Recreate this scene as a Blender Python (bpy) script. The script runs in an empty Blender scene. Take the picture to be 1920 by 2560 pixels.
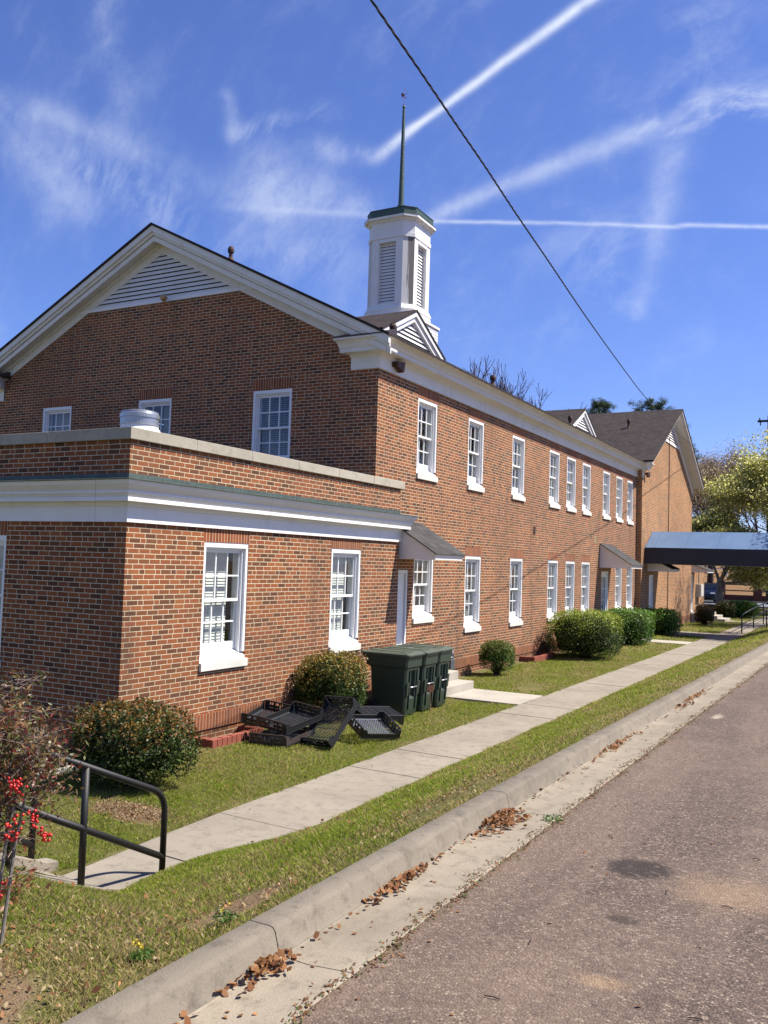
# Recreation of a photograph: brick church building seen along its sidewalk.
SUN_E, SKY_S, EXPO = 5.0, 0.066, 1.02
ALBEDO = 0.68
SKY_TINT = (0.74, 0.83, 1.31); CLOUD = (6.2, 6.8, 8.2)
import bpy, bmesh, math, random
import numpy as np
from mathutils import Vector, Matrix
random.seed(7)
RNG = np.random.default_rng(11)
S = bpy.context.scene
C = S.collection
PI = math.pi
R = math.radians

# ------------------------------------------------------------------ helpers
def tag(o, label=None, cat=None, group=None, kind=None):
    if label: o['label'] = label
    if cat: o['category'] = cat
    if group: o['group'] = group
    if kind: o['kind'] = kind
    return o

def empty(name, loc=(0, 0, 0), label=None, cat=None, group=None, rz=0, parent=None):
    o = bpy.data.objects.new(name, None)
    o.empty_display_size = 0.2
    C.objects.link(o)
    o.location = loc
    o.rotation_euler = (0, 0, rz)
    if parent: o.parent = parent
    return tag(o, label, cat, group)

class MB:
    """mesh collector: verts, faces, material slot per face"""
    def __init__(s):
        s.v = []; s.f = []; s.m = []
    def poly(s, pts, m=0):
        b = len(s.v); s.v += [tuple(p) for p in pts]
        s.f.append(tuple(range(b, b + len(pts)))); s.m.append(m)
    def grid(s, rows, m=0, closed=False):
        """rows: list of equal-length point lists"""
        b = len(s.v); n = len(rows[0])
        for r in rows: s.v += [tuple(p) for p in r]
        for i in range(len(rows) - 1):
            for j in range(n if closed else n - 1):
                k = (j + 1) % n
                s.f.append((b + i*n + j, b + i*n + k, b + (i+1)*n + k, b + (i+1)*n + j)); s.m.append(m)
    def box(s, x0, x1, y0, y1, z0, z1, m=0):
        if x0 > x1: x0, x1 = x1, x0
        if y0 > y1: y0, y1 = y1, y0
        if z0 > z1: z0, z1 = z1, z0
        b = len(s.v)
        s.v += [(x0,y0,z0),(x1,y0,z0),(x1,y1,z0),(x0,y1,z0),(x0,y0,z1),(x1,y0,z1),(x1,y1,z1),(x0,y1,z1)]
        for q in ((0,3,2,1),(4,5,6,7),(0,1,5,4),(1,2,6,5),(2,3,7,6),(3,0,4,7)):
            s.f.append(tuple(b+i for i in q)); s.m.append(m)
    def hexa(s, p, m=0):
        """8 points: bottom 4 ccw then top 4"""
        b = len(s.v); s.v += [tuple(q) for q in p]
        for q in ((0,3,2,1),(4,5,6,7),(0,1,5,4),(1,2,6,5),(2,3,7,6),(3,0,4,7)):
            s.f.append(tuple(b+i for i in q)); s.m.append(m)
    def prism(s, poly, a, b_, axis, m=0):
        """poly: 2D points; extruded along axis from a to b_. axis 'x': poly=(y,z); 'y': (x,z); 'z': (x,y)"""
        def P(q, t):
            return {'x': (t, q[0], q[1]), 'y': (q[0], t, q[1]), 'z': (q[0], q[1], t)}[axis]
        n = len(poly); b = len(s.v)
        s.v += [P(q, a) for q in poly] + [P(q, b_) for q in poly]
        s.f.append(tuple(range(b + n - 1, b - 1, -1))); s.m.append(m)
        s.f.append(tuple(range(b + n, b + 2*n))); s.m.append(m)
        for i in range(n):
            j = (i + 1) % n
            s.f.append((b+i, b+j, b+n+j, b+n+i)); s.m.append(m)
    def tube(s, pts, rad, n=8, m=0, cap=True):
        pts = [Vector(p) for p in pts]
        if not hasattr(rad, '__len__'): rad = [rad]*len(pts)
        rows = []; prev = None
        for i, p in enumerate(pts):
            d = (pts[min(i+1, len(pts)-1)] - pts[max(i-1, 0)])
            if d.length < 1e-9: d = Vector((0, 0, 1))
            d.normalize()
            u = prev if prev is not None else (Vector((1, 0, 0)) if abs(d.x) < 0.8 else Vector((0, 1, 0)))
            u = (u - d*u.dot(d))
            if u.length < 1e-6: u = d.orthogonal()
            u.normalize(); w = d.cross(u); prev = u
            rows.append([p + (u*math.cos(2*PI*k/n) + w*math.sin(2*PI*k/n))*rad[i] for k in range(n)])
        b = len(s.v)
        s.grid(rows, m, True)
        if cap:
            s.f.append(tuple(b + k for k in range(n-1, -1, -1))); s.m.append(m)
            e = b + (len(pts)-1)*n
            s.f.append(tuple(e + k for k in range(n))); s.m.append(m)
    def lathe(s, prof, c=(0, 0, 0), n=24, m=0, rot=0):
        """prof: (r,z)"""
        rows = [[(c[0] + r*math.cos(rot + 2*PI*k/n), c[1] + r*math.sin(rot + 2*PI*k/n), c[2] + z) for k in range(n)] for r, z in prof]
        b = len(s.v)
        s.grid(rows, m, True)
        s.f.append(tuple(b + k for k in range(n-1, -1, -1))); s.m.append(m)
        e = b + (len(prof)-1)*n
        s.f.append(tuple(e + k for k in range(n))); s.m.append(m)
    def build(s, name, mats, parent=None, smooth=False, bevel=0, loc=None, world=True, seg=2):
        me = bpy.data.meshes.new(name)
        v = s.v
        off = Vector((0, 0, 0))
        if loc is not None: off = Vector(loc)
        elif parent is not None and world:
            off = Vector(parent.location)
            q = parent
            while q.parent: q = q.parent; off += Vector(q.location)
        if loc is None and parent is None: off = Vector((0, 0, 0))
        me.from_pydata([(a[0]-off.x, a[1]-off.y, a[2]-off.z) for a in v], [], s.f)
        if not isinstance(mats, (list, tuple)): mats = [mats]
        for m in mats: me.materials.append(m)
        me.polygons.foreach_set('material_index', s.m)
        if smooth: me.polygons.foreach_set('use_smooth', [True]*len(me.polygons))
        me.update()
        o = bpy.data.objects.new(name, me); C.objects.link(o)
        if loc is not None: o.location = loc
        if parent is not None: o.parent = parent
        if bevel:
            b = o.modifiers.new('bev', 'BEVEL'); b.width = bevel; b.segments = seg; b.limit_method = 'ANGLE'; b.angle_limit = R(35)
        return o

def np_mesh(name, V, F, mat, parent=None, col=None, off=(0, 0, 0), smooth=False):
    """V (n,3) array, F (m,k) array; col: (m,3) per-face colours"""
    V = np.asarray(V, dtype=np.float32) - np.array(off, dtype=np.float32)
    F = np.asarray(F, dtype=np.int32); k = F.shape[1]
    me = bpy.data.meshes.new(name)
    me.vertices.add(len(V)); me.vertices.foreach_set('co', V.ravel())
    me.loops.add(F.size); me.loops.foreach_set('vertex_index', F.ravel())
    me.polygons.add(len(F))
    me.polygons.foreach_set('loop_start', np.arange(0, F.size, k, dtype=np.int32))
    me.polygons.foreach_set('loop_total', np.full(len(F), k, dtype=np.int32))
    me.update(calc_edges=True)
    if col is not None:
        a = me.color_attributes.new('Col', 'FLOAT_COLOR', 'CORNER')
        cc = np.ones((len(F), k, 4), dtype=np.float32); cc[:, :, :3] = np.asarray(col, dtype=np.float32)[:, None, :]
        a.data.foreach_set('color', cc.ravel())
    me.materials.append(mat)
    if smooth: me.polygons.foreach_set('use_smooth', [True]*len(F))
    o = bpy.data.objects.new(name, me); C.objects.link(o)
    if parent is not None: o.parent = parent
    return o

# ------------------------------------------------------------------ materials
class NT:
    def __init__(s, name):
        s.mat = bpy.data.materials.new(name); s.mat.use_nodes = True
        s.t = s.mat.node_tree; s.n = s.t.nodes; s.l = s.t.links
        s.bsdf = s.n['Principled BSDF']; s.out = s.n['Material Output']
    def node(s, typ, **kw):
        x = s.n.new(typ)
        for k, v in kw.items():
            if k in x.inputs.keys() if isinstance(k, str) else False: x.inputs[k].default_value = v
            else: setattr(x, k, v)
        return x
    def set(s, inp, v):
        if isinstance(v, bpy.types.NodeSocket): s.l.new(v, inp)
        elif v is not None: inp.default_value = v
    def math(s, op, a, b=None, c=None, clamp=False):
        x = s.n.new('ShaderNodeMath'); x.operation = op; x.use_clamp = clamp
        s.set(x.inputs[0], a)
        if b is not None: s.set(x.inputs[1], b)
        if c is not None: s.set(x.inputs[2], c)
        return x.outputs[0]
    def mix(s, f, a, b, mode='MIX'):
        x = s.n.new('ShaderNodeMix'); x.data_type = 'RGBA'; x.blend_type = mode
        s.set(x.inputs[0], f)
        s.set(x.inputs[6], a if isinstance(a, bpy.types.NodeSocket) else (*a, 1)[:4])
        s.set(x.inputs[7], b if isinstance(b, bpy.types.NodeSocket) else (*b, 1)[:4])
        return x.outputs[2]
    def fmix(s, f, a, b):
        x = s.n.new('ShaderNodeMix'); x.data_type = 'FLOAT'
        s.set(x.inputs[0], f); s.set(x.inputs[2], a); s.set(x.inputs[3], b)
        return x.outputs[0]
    def pos(s):
        return s.n.new('ShaderNodeNewGeometry').outputs['Position']
    def objco(s):
        return s.n.new('ShaderNodeTexCoord').outputs['Object']
    def sep(s, v):
        x = s.n.new('ShaderNodeSeparateXYZ'); s.l.new(v, x.inputs[0]); return x.outputs
    def comb(s, a, b, c=0.0):
        x = s.n.new('ShaderNodeCombineXYZ'); s.set(x.inputs[0], a); s.set(x.inputs[1], b); s.set(x.inputs[2], c); return x.outputs[0]
    def noise(s, scale, vec=None, detail=3, rough=0.55, out=0, dist=0):
        x = s.n.new('ShaderNodeTexNoise'); x.inputs['Scale'].default_value = scale
        x.inputs['Detail'].default_value = detail; x.inputs['Roughness'].default_value = rough; x.inputs['Distortion'].default_value = dist
        s.l.new(vec if vec is not None else s.pos(), x.inputs['Vector']); return x.outputs[out]
    def voro(s, scale, vec=None, out='Distance', feature='F1'):
        x = s.n.new('ShaderNodeTexVoronoi'); x.feature = feature; x.inputs['Scale'].default_value = scale
        s.l.new(vec if vec is not None else s.pos(), x.inputs['Vector']); return x.outputs[out]
    def scale(s, v, sc):
        x = s.n.new('ShaderNodeVectorMath'); x.operation = 'MULTIPLY'; s.l.new(v, x.inputs[0]); x.inputs[1].default_value = sc; return x.outputs[0]
    def ramp(s, f, stops, interp='LINEAR'):
        x = s.n.new('ShaderNodeValToRGB'); x.color_ramp.interpolation = interp
        e = x.color_ramp.elements
        while len(e) < len(stops): e.new(0.5)
        for i, (p, c) in enumerate(stops):
            e[i].position = p; e[i].color = (*c, 1) if len(c) == 3 else c
        s.set(x.inputs[0], f); return x.outputs[0]
    def map(s, f, a, b, c=0, d=1, smooth=False):
        x = s.n.new('ShaderNodeMapRange'); x.interpolation_type = 'SMOOTHSTEP' if smooth else 'LINEAR'
        s.set(x.inputs[0], f); x.inputs[1].default_value = a; x.inputs[2].default_value = b
        x.inputs[3].default_value = c; x.inputs[4].default_value = d; return x.outputs[0]
    def bump(s, h, dist=0.01, strength=1.0):
        x = s.n.new('ShaderNodeBump'); x.inputs['Distance'].default_value = dist; x.inputs['Strength'].default_value = strength
        s.set(x.inputs['Height'], h); s.l.new(x.outputs[0], s.bsdf.inputs['Normal']); return x
    def fin(s, color=None, rough=None, metal=None, spec=None, alb=None):
        B = s.bsdf.inputs; ALB = alb or ALBEDO
        if color is not None:
            if isinstance(color, bpy.types.NodeSocket): color = s.mix(1.0, color, (ALB, ALB, ALB), 'MULTIPLY')
            else: color = (*[q*ALB for q in color[:3]], 1)
            s.set(B['Base Color'], color)
        if rough is not None: s.set(B['Roughness'], rough)
        if metal is not None: s.set(B['Metallic'], metal)
        if spec is not None: s.set(B['Specular IOR Level'], spec)
        return s.mat

def plain(name, col, rough=0.6, metal=0.0, var=0.12, scale=3.0, bump=0.0, spec=0.5):
    n = NT(name)
    f = n.noise(scale, n.pos(), 4)
    lo = tuple(c*(1-var) for c in col); hi = tuple(min(1, c*(1+var)) for c in col)
    c = n.mix(f, lo, hi)
    g = n.noise(scale*9, n.pos(), 3)
    c = n.mix(n.map(g, 0.45, 0.75, 0, 0.35), c, tuple(x*0.82 for x in col))
    if bump: n.bump(n.noise(scale*12, n.pos(), 4), bump)
    return n.fin(c, rough, metal, spec)

def brick_material(name, mode='common', bright=1.0):
    n = NT(name)
    P = n.pos(); px, py, pz = n.sep(P)
    N = n.n.new('ShaderNodeNewGeometry').outputs['True Normal']; nx, ny, nz = n.sep(N)
    sel = n.math('GREATER_THAN', n.math('ABSOLUTE', nx), 0.5)
    u = n.fmix(sel, px, py)
    wob = n.math('MULTIPLY', n.math('SUBTRACT', n.noise(9, P, 2), 0.5), 0.006)
    u = n.math('ADD', u, wob); u = n.math('ADD', u, 100.0)
    z = n.math('ADD', pz, n.math('MULTIPLY', n.math('SUBTRACT', n.noise(7, n.scale(P, (1, 1, 1.7)), 2), 0.5), 0.005))
    def edge(fx, size):   # distance to the nearest joint, in metres
        return n.math('MULTIPLY', n.math('MINIMUM', fx, n.math('SUBTRACT', 1.0, fx)), size)
    if mode == 'common':
        p = 0.0682
        v = n.math('DIVIDE', n.math('SUBTRACT', z, 2.802 - 60*p), p)
        row = n.math('FLOOR', v); fy = n.math('FRACT', v)
        hdr = n.math('COMPARE', n.math('MODULO', row, 6.0), 0.0, 0.1)
        su = n.math('ADD', n.math('DIVIDE', u, 0.2045), n.math('MULTIPLY', n.math('MODULO', row, 2.0), 0.5))
        sid = n.math('FLOOR', su); sd = edge(n.math('FRACT', su), 0.2045)
        hu = n.math('DIVIDE', u, 0.3068); ff = n.math('MULTIPLY', n.math('FRACT', hu), 0.3068)
        hs = n.math('GREATER_THAN', ff, 0.2045)
        d1 = n.math('MINIMUM', ff, n.math('ABSOLUTE', n.math('SUBTRACT', ff, 0.2045)))
        d2 = n.math('MINIMUM', n.math('ABSOLUTE', n.math('SUBTRACT', ff, 0.2045)), n.math('SUBTRACT', 0.3068, ff))
        hd = n.fmix(hs, d1, d2); hid = n.math('ADD', n.math('MULTIPLY', n.math('FLOOR', hu), 2.0), hs)
        bid = n.fmix(hdr, sid, hid); dx = n.fmix(hdr, sd, hd)
        dy = edge(fy, p)
    else:
        w = 0.0682
        su = n.math('DIVIDE', u, w); bid = n.math('FLOOR', su); dx = edge(n.math('FRACT', su), w)
        row = n.math('FLOOR', n.math('MULTIPLY', z, 1.3)); dy = None
    m = n.math('MINIMUM', dx, dy) if dy is not None else dx
    joint = 0.0056 if mode == 'common' else 0.0045
    rag = n.math('MULTIPLY', n.math('SUBTRACT', n.noise(60, P, 2), 0.5), 0.004)
    mask = n.map(n.math('ADD', m, rag), joint - 0.0013, joint + 0.0013, 0, 1, True)   # 1 = brick
    wn = n.n.new('ShaderNodeTexWhiteNoise'); wn.noise_dimensions = '2D'
    n.l.new(n.comb(bid, row), wn.inputs['Vector']); rnd = wn.outputs['Value']; rc = wn.outputs['Color']
    if mode == 'common':
        stops = [(0.0, (0.085, 0.040, 0.028)), (0.14, (0.13, 0.056, 0.033)), (0.26, (0.20, 0.092, 0.048)), (0.40, (0.28, 0.094, 0.042)), (0.56, (0.34, 0.104, 0.045)),
                 (0.76, (0.41, 0.128, 0.052)), (0.90, (0.45, 0.165, 0.066)), (1.0, (0.36, 0.095, 0.055))]
    else:
        stops = [(0.0, (0.20, 0.055, 0.028)), (0.35, (0.33, 0.085, 0.038)), (0.8, (0.45, 0.125, 0.048)), (1.0, (0.28, 0.075, 0.038))]
    stops = [(a, (c[0]*0.98*bright, c[1]*(0.99 if bright < 1.1 else 1.13)*bright, c[2]*0.76*bright)) for a, c in stops]
    bc = n.ramp(rnd, stops)
    fl = n.noise(38, P, 4, 0.65)
    bc = n.mix(n.map(fl, 0.35, 0.7, 0.0, 0.55), bc, (0.17*bright, 0.060*bright, 0.030*bright))
    mot = n.noise(1.1, P, 4, 0.6)
    bc = n.mix(n.map(mot, 0.3, 0.75, 0.0, 0.28), bc, (0.38*bright, 0.125*bright, 0.05*bright))
    mc = n.mix(n.noise(14, P, 4), (0.66, 0.54, 0.36), (0.90, 0.76, 0.53))
    # soft vertical weather stains of the wall itself
    st = n.noise(1.0, n.scale(P, (2.2, 2.2, 0.35)), 5, 0.6)
    c = n.mix(mask, mc, bc)
    c = n.mix(n.map(st, 0.53, 0.78, 0.0, 0.5, True), c, (0.11, 0.065, 0.045))
    wet = n.map(n.math('ADD', pz, n.math('MULTIPLY', n.noise(1.4, P, 5, 0.65), 1.2)), 0.55, 1.35, 0.42, 0.0, True)
    c = n.mix(wet, c, (0.15, 0.062, 0.036))
    if bright > 1.1: c = n.mix(0.14, c, (0.75, 0.50, 0.24))
    sk = n.noise(1.0, n.scale(P, (6.5, 6.5, 0.22)), 5, 0.7)
    bnd = n.math('MULTIPLY', n.map(pz, 4.55, 4.3, 0, 1), n.map(pz, 2.2, 4.2, 0.1, 1.0))
    c = n.mix(n.math('MULTIPLY', n.math('MULTIPLY', n.map(sk, 0.48, 0.72, 0, 0.55), bnd), n.math('GREATER_THAN', py, 15.6)), c, (0.10, 0.062, 0.045))
    dr = n.noise(0.33, P, 4, 0.6)
    c = n.mix(n.map(dr, 0.42, 0.68, 0.0, 0.30, True), c, (0.17, 0.085, 0.05))
    n.bump(n.math('ADD', n.math('MULTIPLY', mask, 1.0), n.math('MULTIPLY', n.noise(120, P, 3), 0.35)), 0.004, 0.8)
    return n.fin(c, 0.88, 0, 0.25)

def concrete(name, base, dark, spots=0.5, sc=1.0, joint_y=None):
    n = NT(name); P = n.pos()
    a = n.noise(0.9*sc, P, 5, 0.6); b = n.noise(6*sc, P, 6, 0.72); g = n.noise(150, P, 3, 0.7)
    c = n.mix(n.map(a, 0.35, 0.7, 0, 1), base, tuple(x*0.78 for x in base))
    c = n.mix(n.map(b, 0.5, 0.75, 0, spots), c, dark)
    c = n.mix(n.map(g, 0.45, 0.8, 0, 0.55), c, tuple(x*0.62 for x in base))
    bl = n.noise(0.45*sc, P, 4, 0.6); c = n.mix(n.map(bl, 0.5, 0.72, 0, 0.45, True), c, tuple(x*0.62 for x in base))
    v = n.voro(55, P)
    c = n.mix(n.map(v, 0.0, 0.16, 0.35, 0.0), c, tuple(min(1, x*1.25) for x in base))
    n.bump(n.math('ADD', n.noise(90, P, 4), n.math('MULTIPLY', b, 1.5)), 0.006, 0.6)
    return n.fin(c, 0.9, 0, 0.25)

M = {}
M['brick'] = brick_material('brick_wall_material')
M['soldier'] = brick_material('upright_brick_material', 'soldier')
M['wingbrick'] = brick_material('tan_wing_brick_material', 'common', 1.28)
def white_paint(name, col, dirt=0.25, rough=0.45):
    n = NT(name); P = n.pos()
    c = n.mix(n.noise(2.0, P, 4), col, tuple(x*0.93 for x in col))
    st = n.noise(1.6, n.scale(P, (3, 3, 0.7)), 5, 0.65)
    c = n.mix(n.map(st, 0.52, 0.8, 0, dirt), c, (0.46, 0.42, 0.33))
    sp = n.noise(45, P, 3, 0.7)
    c = n.mix(n.map(sp, 0.62, 0.8, 0, dirt*0.8), c, (0.40, 0.38, 0.34))
    px, py, pz = n.sep(P)
    jt = n.math('FRACT', n.math('DIVIDE', n.math('ADD', n.math('ADD', px, py), 200.0), 3.66))
    c = n.mix(n.map(n.math('ABSOLUTE', n.math('SUBTRACT', jt, 0.5)), 0.0, 0.0022, 0.55 if dirt > 0.2 else 0.0, 0.0), c, (0.12, 0.11, 0.10))
    mild = n.noise(0.8, n.scale(P, (1, 1, 2.5)), 6, 0.7)
    c = n.mix(n.map(mild, 0.5, 0.75, 0, dirt*1.1), c, (0.50, 0.47, 0.38))
    n.bump(n.noise(70, P, 3), 0.001, 0.5)
    return n.fin(c, rough, 0, 0.4, alb=0.92)
M['white'] = white_paint('white_trim_paint', (0.78, 0.77, 0.75))
M['cream'] = white_paint('cream_trim_paint', (0.74, 0.72, 0.66), 0.4)
M['hoodpaint'] = white_paint('soft_white_hood_paint', (0.84, 0.77, 0.71), 0.25)
M['window_white'] = white_paint('window_white_paint', (0.82, 0.82, 0.81), 0.06, 0.35)
M['stone_sill'] = concrete('limestone_sill_material', (1.0, 0.97, 0.86), (0.85, 0.78, 0.62), 0.3)
M['coping'] = concrete('limestone_coping_material', (0.56, 0.51, 0.41), (0.24, 0.22, 0.18), 0.6)
M['mortarjoint'] = plain('pale_joint_mortar', (0.75, 0.72, 0.65), 0.8)
M['sidewalk'] = concrete('sidewalk_concrete', (0.39, 0.34, 0.27), (0.19, 0.165, 0.13), 0.95)
M['kerb'] = concrete('kerb_concrete', (0.28, 0.24, 0.185), (0.12, 0.10, 0.08), 1.0, 1.6)
M['gutter'] = concrete('gutter_concrete', (0.40, 0.34, 0.255), (0.18, 0.145, 0.105), 0.95, 1.3)
M['step'] = concrete('step_concrete', (0.56, 0.51, 0.43), (0.33, 0.30, 0.25), 0.5)
n = NT('copper_patina_material')
c = n.mix(n.noise(4, n.scale(n.pos(), (1, 1, 3)), 5, 0.7), (0.05, 0.06, 0.055), (0.17, 0.24, 0.20))
c = n.mix(n.map(n.noise(22, n.pos(), 3), 0.5, 0.7, 0, 0.7), c, (0.05, 0.05, 0.045))
M['copper'] = n.fin(c, 0.6, 0.3)
n = NT('green_copper_spire_material')
c = n.mix(n.noise(5, n.pos(), 5, 0.7), (0.05, 0.075, 0.06), (0.12, 0.19, 0.15))
M['spire'] = n.fin(c, 0.5, 0.35)
def shingle(name, base, sc=1.0):
    n = NT(name); P = n.pos(); px, py, pz = n.sep(P)
    nx, ny, nz = n.sep(n.n.new('ShaderNodeNewGeometry').outputs['True Normal'])
    sel = n.math('GREATER_THAN', n.math('ABSOLUTE', nx), n.math('ABSOLUTE', ny))
    u = n.fmix(sel, px, py)
    row = n.math('FLOOR', n.math('DIVIDE', pz, 0.064*sc)); fr = n.math('FRACT', n.math('DIVIDE', pz, 0.064*sc))
    uu = n.math('ADD', n.math('DIVIDE', u, 0.16*sc), n.math('MULTIPLY', row, 0.37)); col = n.math('FLOOR', uu); fu = n.math('FRACT', uu)
    wn = n.n.new('ShaderNodeTexWhiteNoise'); wn.noise_dimensions = '2D'; n.l.new(n.comb(col, row), wn.inputs['Vector'])
    c = n.mix(wn.outputs['Value'], tuple(x*0.68 for x in base), tuple(x*1.3 for x in base))
    e = n.math('MINIMUM', n.math('MULTIPLY', fr, 0.7), n.math('MINIMUM', fu, n.math('SUBTRACT', 1.0, fu)))
    c = n.mix(n.map(e, 0.0, 0.09, 0.65, 0.0), c, tuple(x*0.3 for x in base))
    c = n.mix(n.map(n.noise(1.2, P, 4), 0.4, 0.75, 0, 0.3), c, tuple(min(1, x*1.6) for x in base))
    c = n.mix(n.map(n.noise(60, P, 3), 0.55, 0.8, 0, 0.5), c, tuple(x*2.0 for x in base))
    n.bump(n.math('ADD', fr, n.noise(90, P, 3)), 0.006, 0.6)
    return n.fin(c, 0.92, 0, 0.2)
M['shingle'] = shingle('brown_shingle_material', (0.050, 0.038, 0.036))
M['slate'] = shingle('grey_slate_material', (0.075, 0.072, 0.070), 1.5)
M['roofedge'] = plain('dark_drip_edge_metal', (0.05, 0.035, 0.03), 0.5)
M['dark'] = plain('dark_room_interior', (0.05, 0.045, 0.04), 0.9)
M['blind'] = plain('ivory_blind_slats', (0.90, 0.89, 0.82), 0.5, 0, 0.04)
M['curtain'] = plain('beige_curtain_cloth', (0.42, 0.38, 0.29), 0.9, 0, 0.1, 8)
M['bronze'] = plain('bronze_lamp_metal', (0.11, 0.055, 0.035), 0.45, 0.6)
M['galv'] = plain('galvanised_metal', (0.55, 0.56, 0.57), 0.38, 0.75, 0.1, 6)
M['galvwhite'] = white_paint('bright_vent_paint', (0.80, 0.80, 0.79), 0.15)
M['rustpipe'] = plain('rusty_pipe_metal', (0.09, 0.045, 0.03), 0.8, 0.2, 0.3, 12)
M['black_metal'] = plain('black_painted_metal', (0.007, 0.0055, 0.005), 0.55, 0.0, 0.3, 20, 0.001)
M['weathered'] = None
n = NT('peeling_white_boards')
P = n.pos()
f = n.noise(1.0, n.scale(P, (14, 14, 0.8)), 5, 0.75)
px, py, pz = n.sep(P)
right = n.map(px, -14.00, -13.83, 0.0, 0.34)
c = n.mix(n.map(n.math('ADD', f, right), 0.62, 0.72, 0, 1), (0.74, 0.73, 0.72), (0.20, 0.18, 0.165))
M['weathered'] = n.fin(c, 0.7)
def glass():
    n = NT('window_glass')
    tr = n.n.new('ShaderNodeBsdfTransparent'); tr.inputs[0].default_value = (0.86, 0.90, 0.90, 1)
    gl = n.n.new('ShaderNodeBsdfGlossy'); gl.inputs['Roughness'].default_value = 0.015; gl.inputs[0].default_value = (0.95, 0.97, 1, 1)
    gg = n.n.new('ShaderNodeNewGeometry'); dp = n.n.new('ShaderNodeVectorMath'); dp.operation = 'DOT_PRODUCT'; n.l.new(gg.outputs['Incoming'], dp.inputs[0]); n.l.new(gg.outputs['Normal'], dp.inputs[1])
    fc = n.math('SUBTRACT', 1.0, n.math('ABSOLUTE', dp.outputs['Value']), clamp=True); fres = n.math('ADD', 0.045, n.math('MULTIPLY', n.math('POWER', fc, 5.0), 0.95))
    nb = n.n.new('ShaderNodeBump'); nb.inputs['Distance'].default_value = 0.004; nb.inputs['Strength'].default_value = 0.25
    n.l.new(n.noise(2.3, n.pos(), 2), nb.inputs['Height']); n.l.new(nb.outputs[0], gl.inputs['Normal'])
    mx = n.n.new('ShaderNodeMixShader'); n.l.new(n.math('MULTIPLY', fres, 1.6, clamp=True), mx.inputs[0])
    n.l.new(tr.outputs[0], mx.inputs[1]); n.l.new(gl.outputs[0], mx.inputs[2]); n.l.new(mx.outputs[0], n.out.inputs[0])
    return n.mat
M['glass'] = glass()
def foliage_material(name, trans=0.3, rough=0.45, spec=0.5):
    n = NT(name)
    a = n.n.new('ShaderNodeAttribute'); a.attribute_name = 'Col'
    c = a.outputs['Color']
    n.fin(c, rough, 0, spec)
    t = n.n.new('ShaderNodeBsdfTranslucent'); n.l.new(n.mix(0.5, c, (0.5, 0.55, 0.1), 'MULTIPLY') if False else c, t.inputs[0])
    mx = n.n.new('ShaderNodeMixShader'); mx.inputs[0].default_value = trans
    n.l.new(n.bsdf.outputs[0], mx.inputs[1]); n.l.new(t.outputs[0], mx.inputs[2]); n.l.new(mx.outputs[0], n.out.inputs[0])
    return n.mat
M['blossom'] = foliage_material('blossom_leaf_material', 0.6, 0.6, 0.2)
M['leaf'] = foliage_material('leaf_material')
M['waxy'] = foliage_material('waxy_leaf_material', 0.2, 0.5, 0.35)
M['grass'] = foliage_material('grass_blade_material', 0.4, 0.65, 0.2)
M['dryleaf'] = foliage_material('dry_leaf_material', 0.15, 0.7, 0.2)
def bark(name, base):
    n = NT(name); P = n.pos()
    f = n.noise(1.0, n.scale(P, (9, 9, 2.2)), 5, 0.7)
    c = n.mix(n.map(f, 0.3, 0.7), tuple(x*0.55 for x in base), tuple(x*1.4 for x in base))
    n.bump(f, 0.02, 0.8); return n.fin(c, 0.9, 0, 0.2)
M['bark'] = bark('grey_brown_bark', (0.15, 0.12, 0.10))
M['barkpale'] = bark('pale_grey_bark', (0.30, 0.27, 0.23))
M['barkdark'] = bark('dark_twig_bark', (0.075, 0.055, 0.045))
# ------------------------------------------------------------------ key dimensions (metres; camera at x=0,y=0)
XA, XM, XW = -8.50, -8.75, -8.53      # front planes of annex, main block, wing
YA0, YA1 = 8.55, 16.15                # annex along the street
YM0, YM1 = 15.52, 38.00               # main block
XR = -14.68                           # ridge of the main block
XL = 2*XR - XM                        # left wall plane of the main block
YW0, YW1, YWR = 38.0, 49.8, 43.9     # wing and its ridge
TH = 0.28

bld = empty('brick_church_building', (-12.0, 20.0, 0.0), 'long two storey red brick church with white cornice, annex, gabled wing and steeple', 'church')

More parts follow.
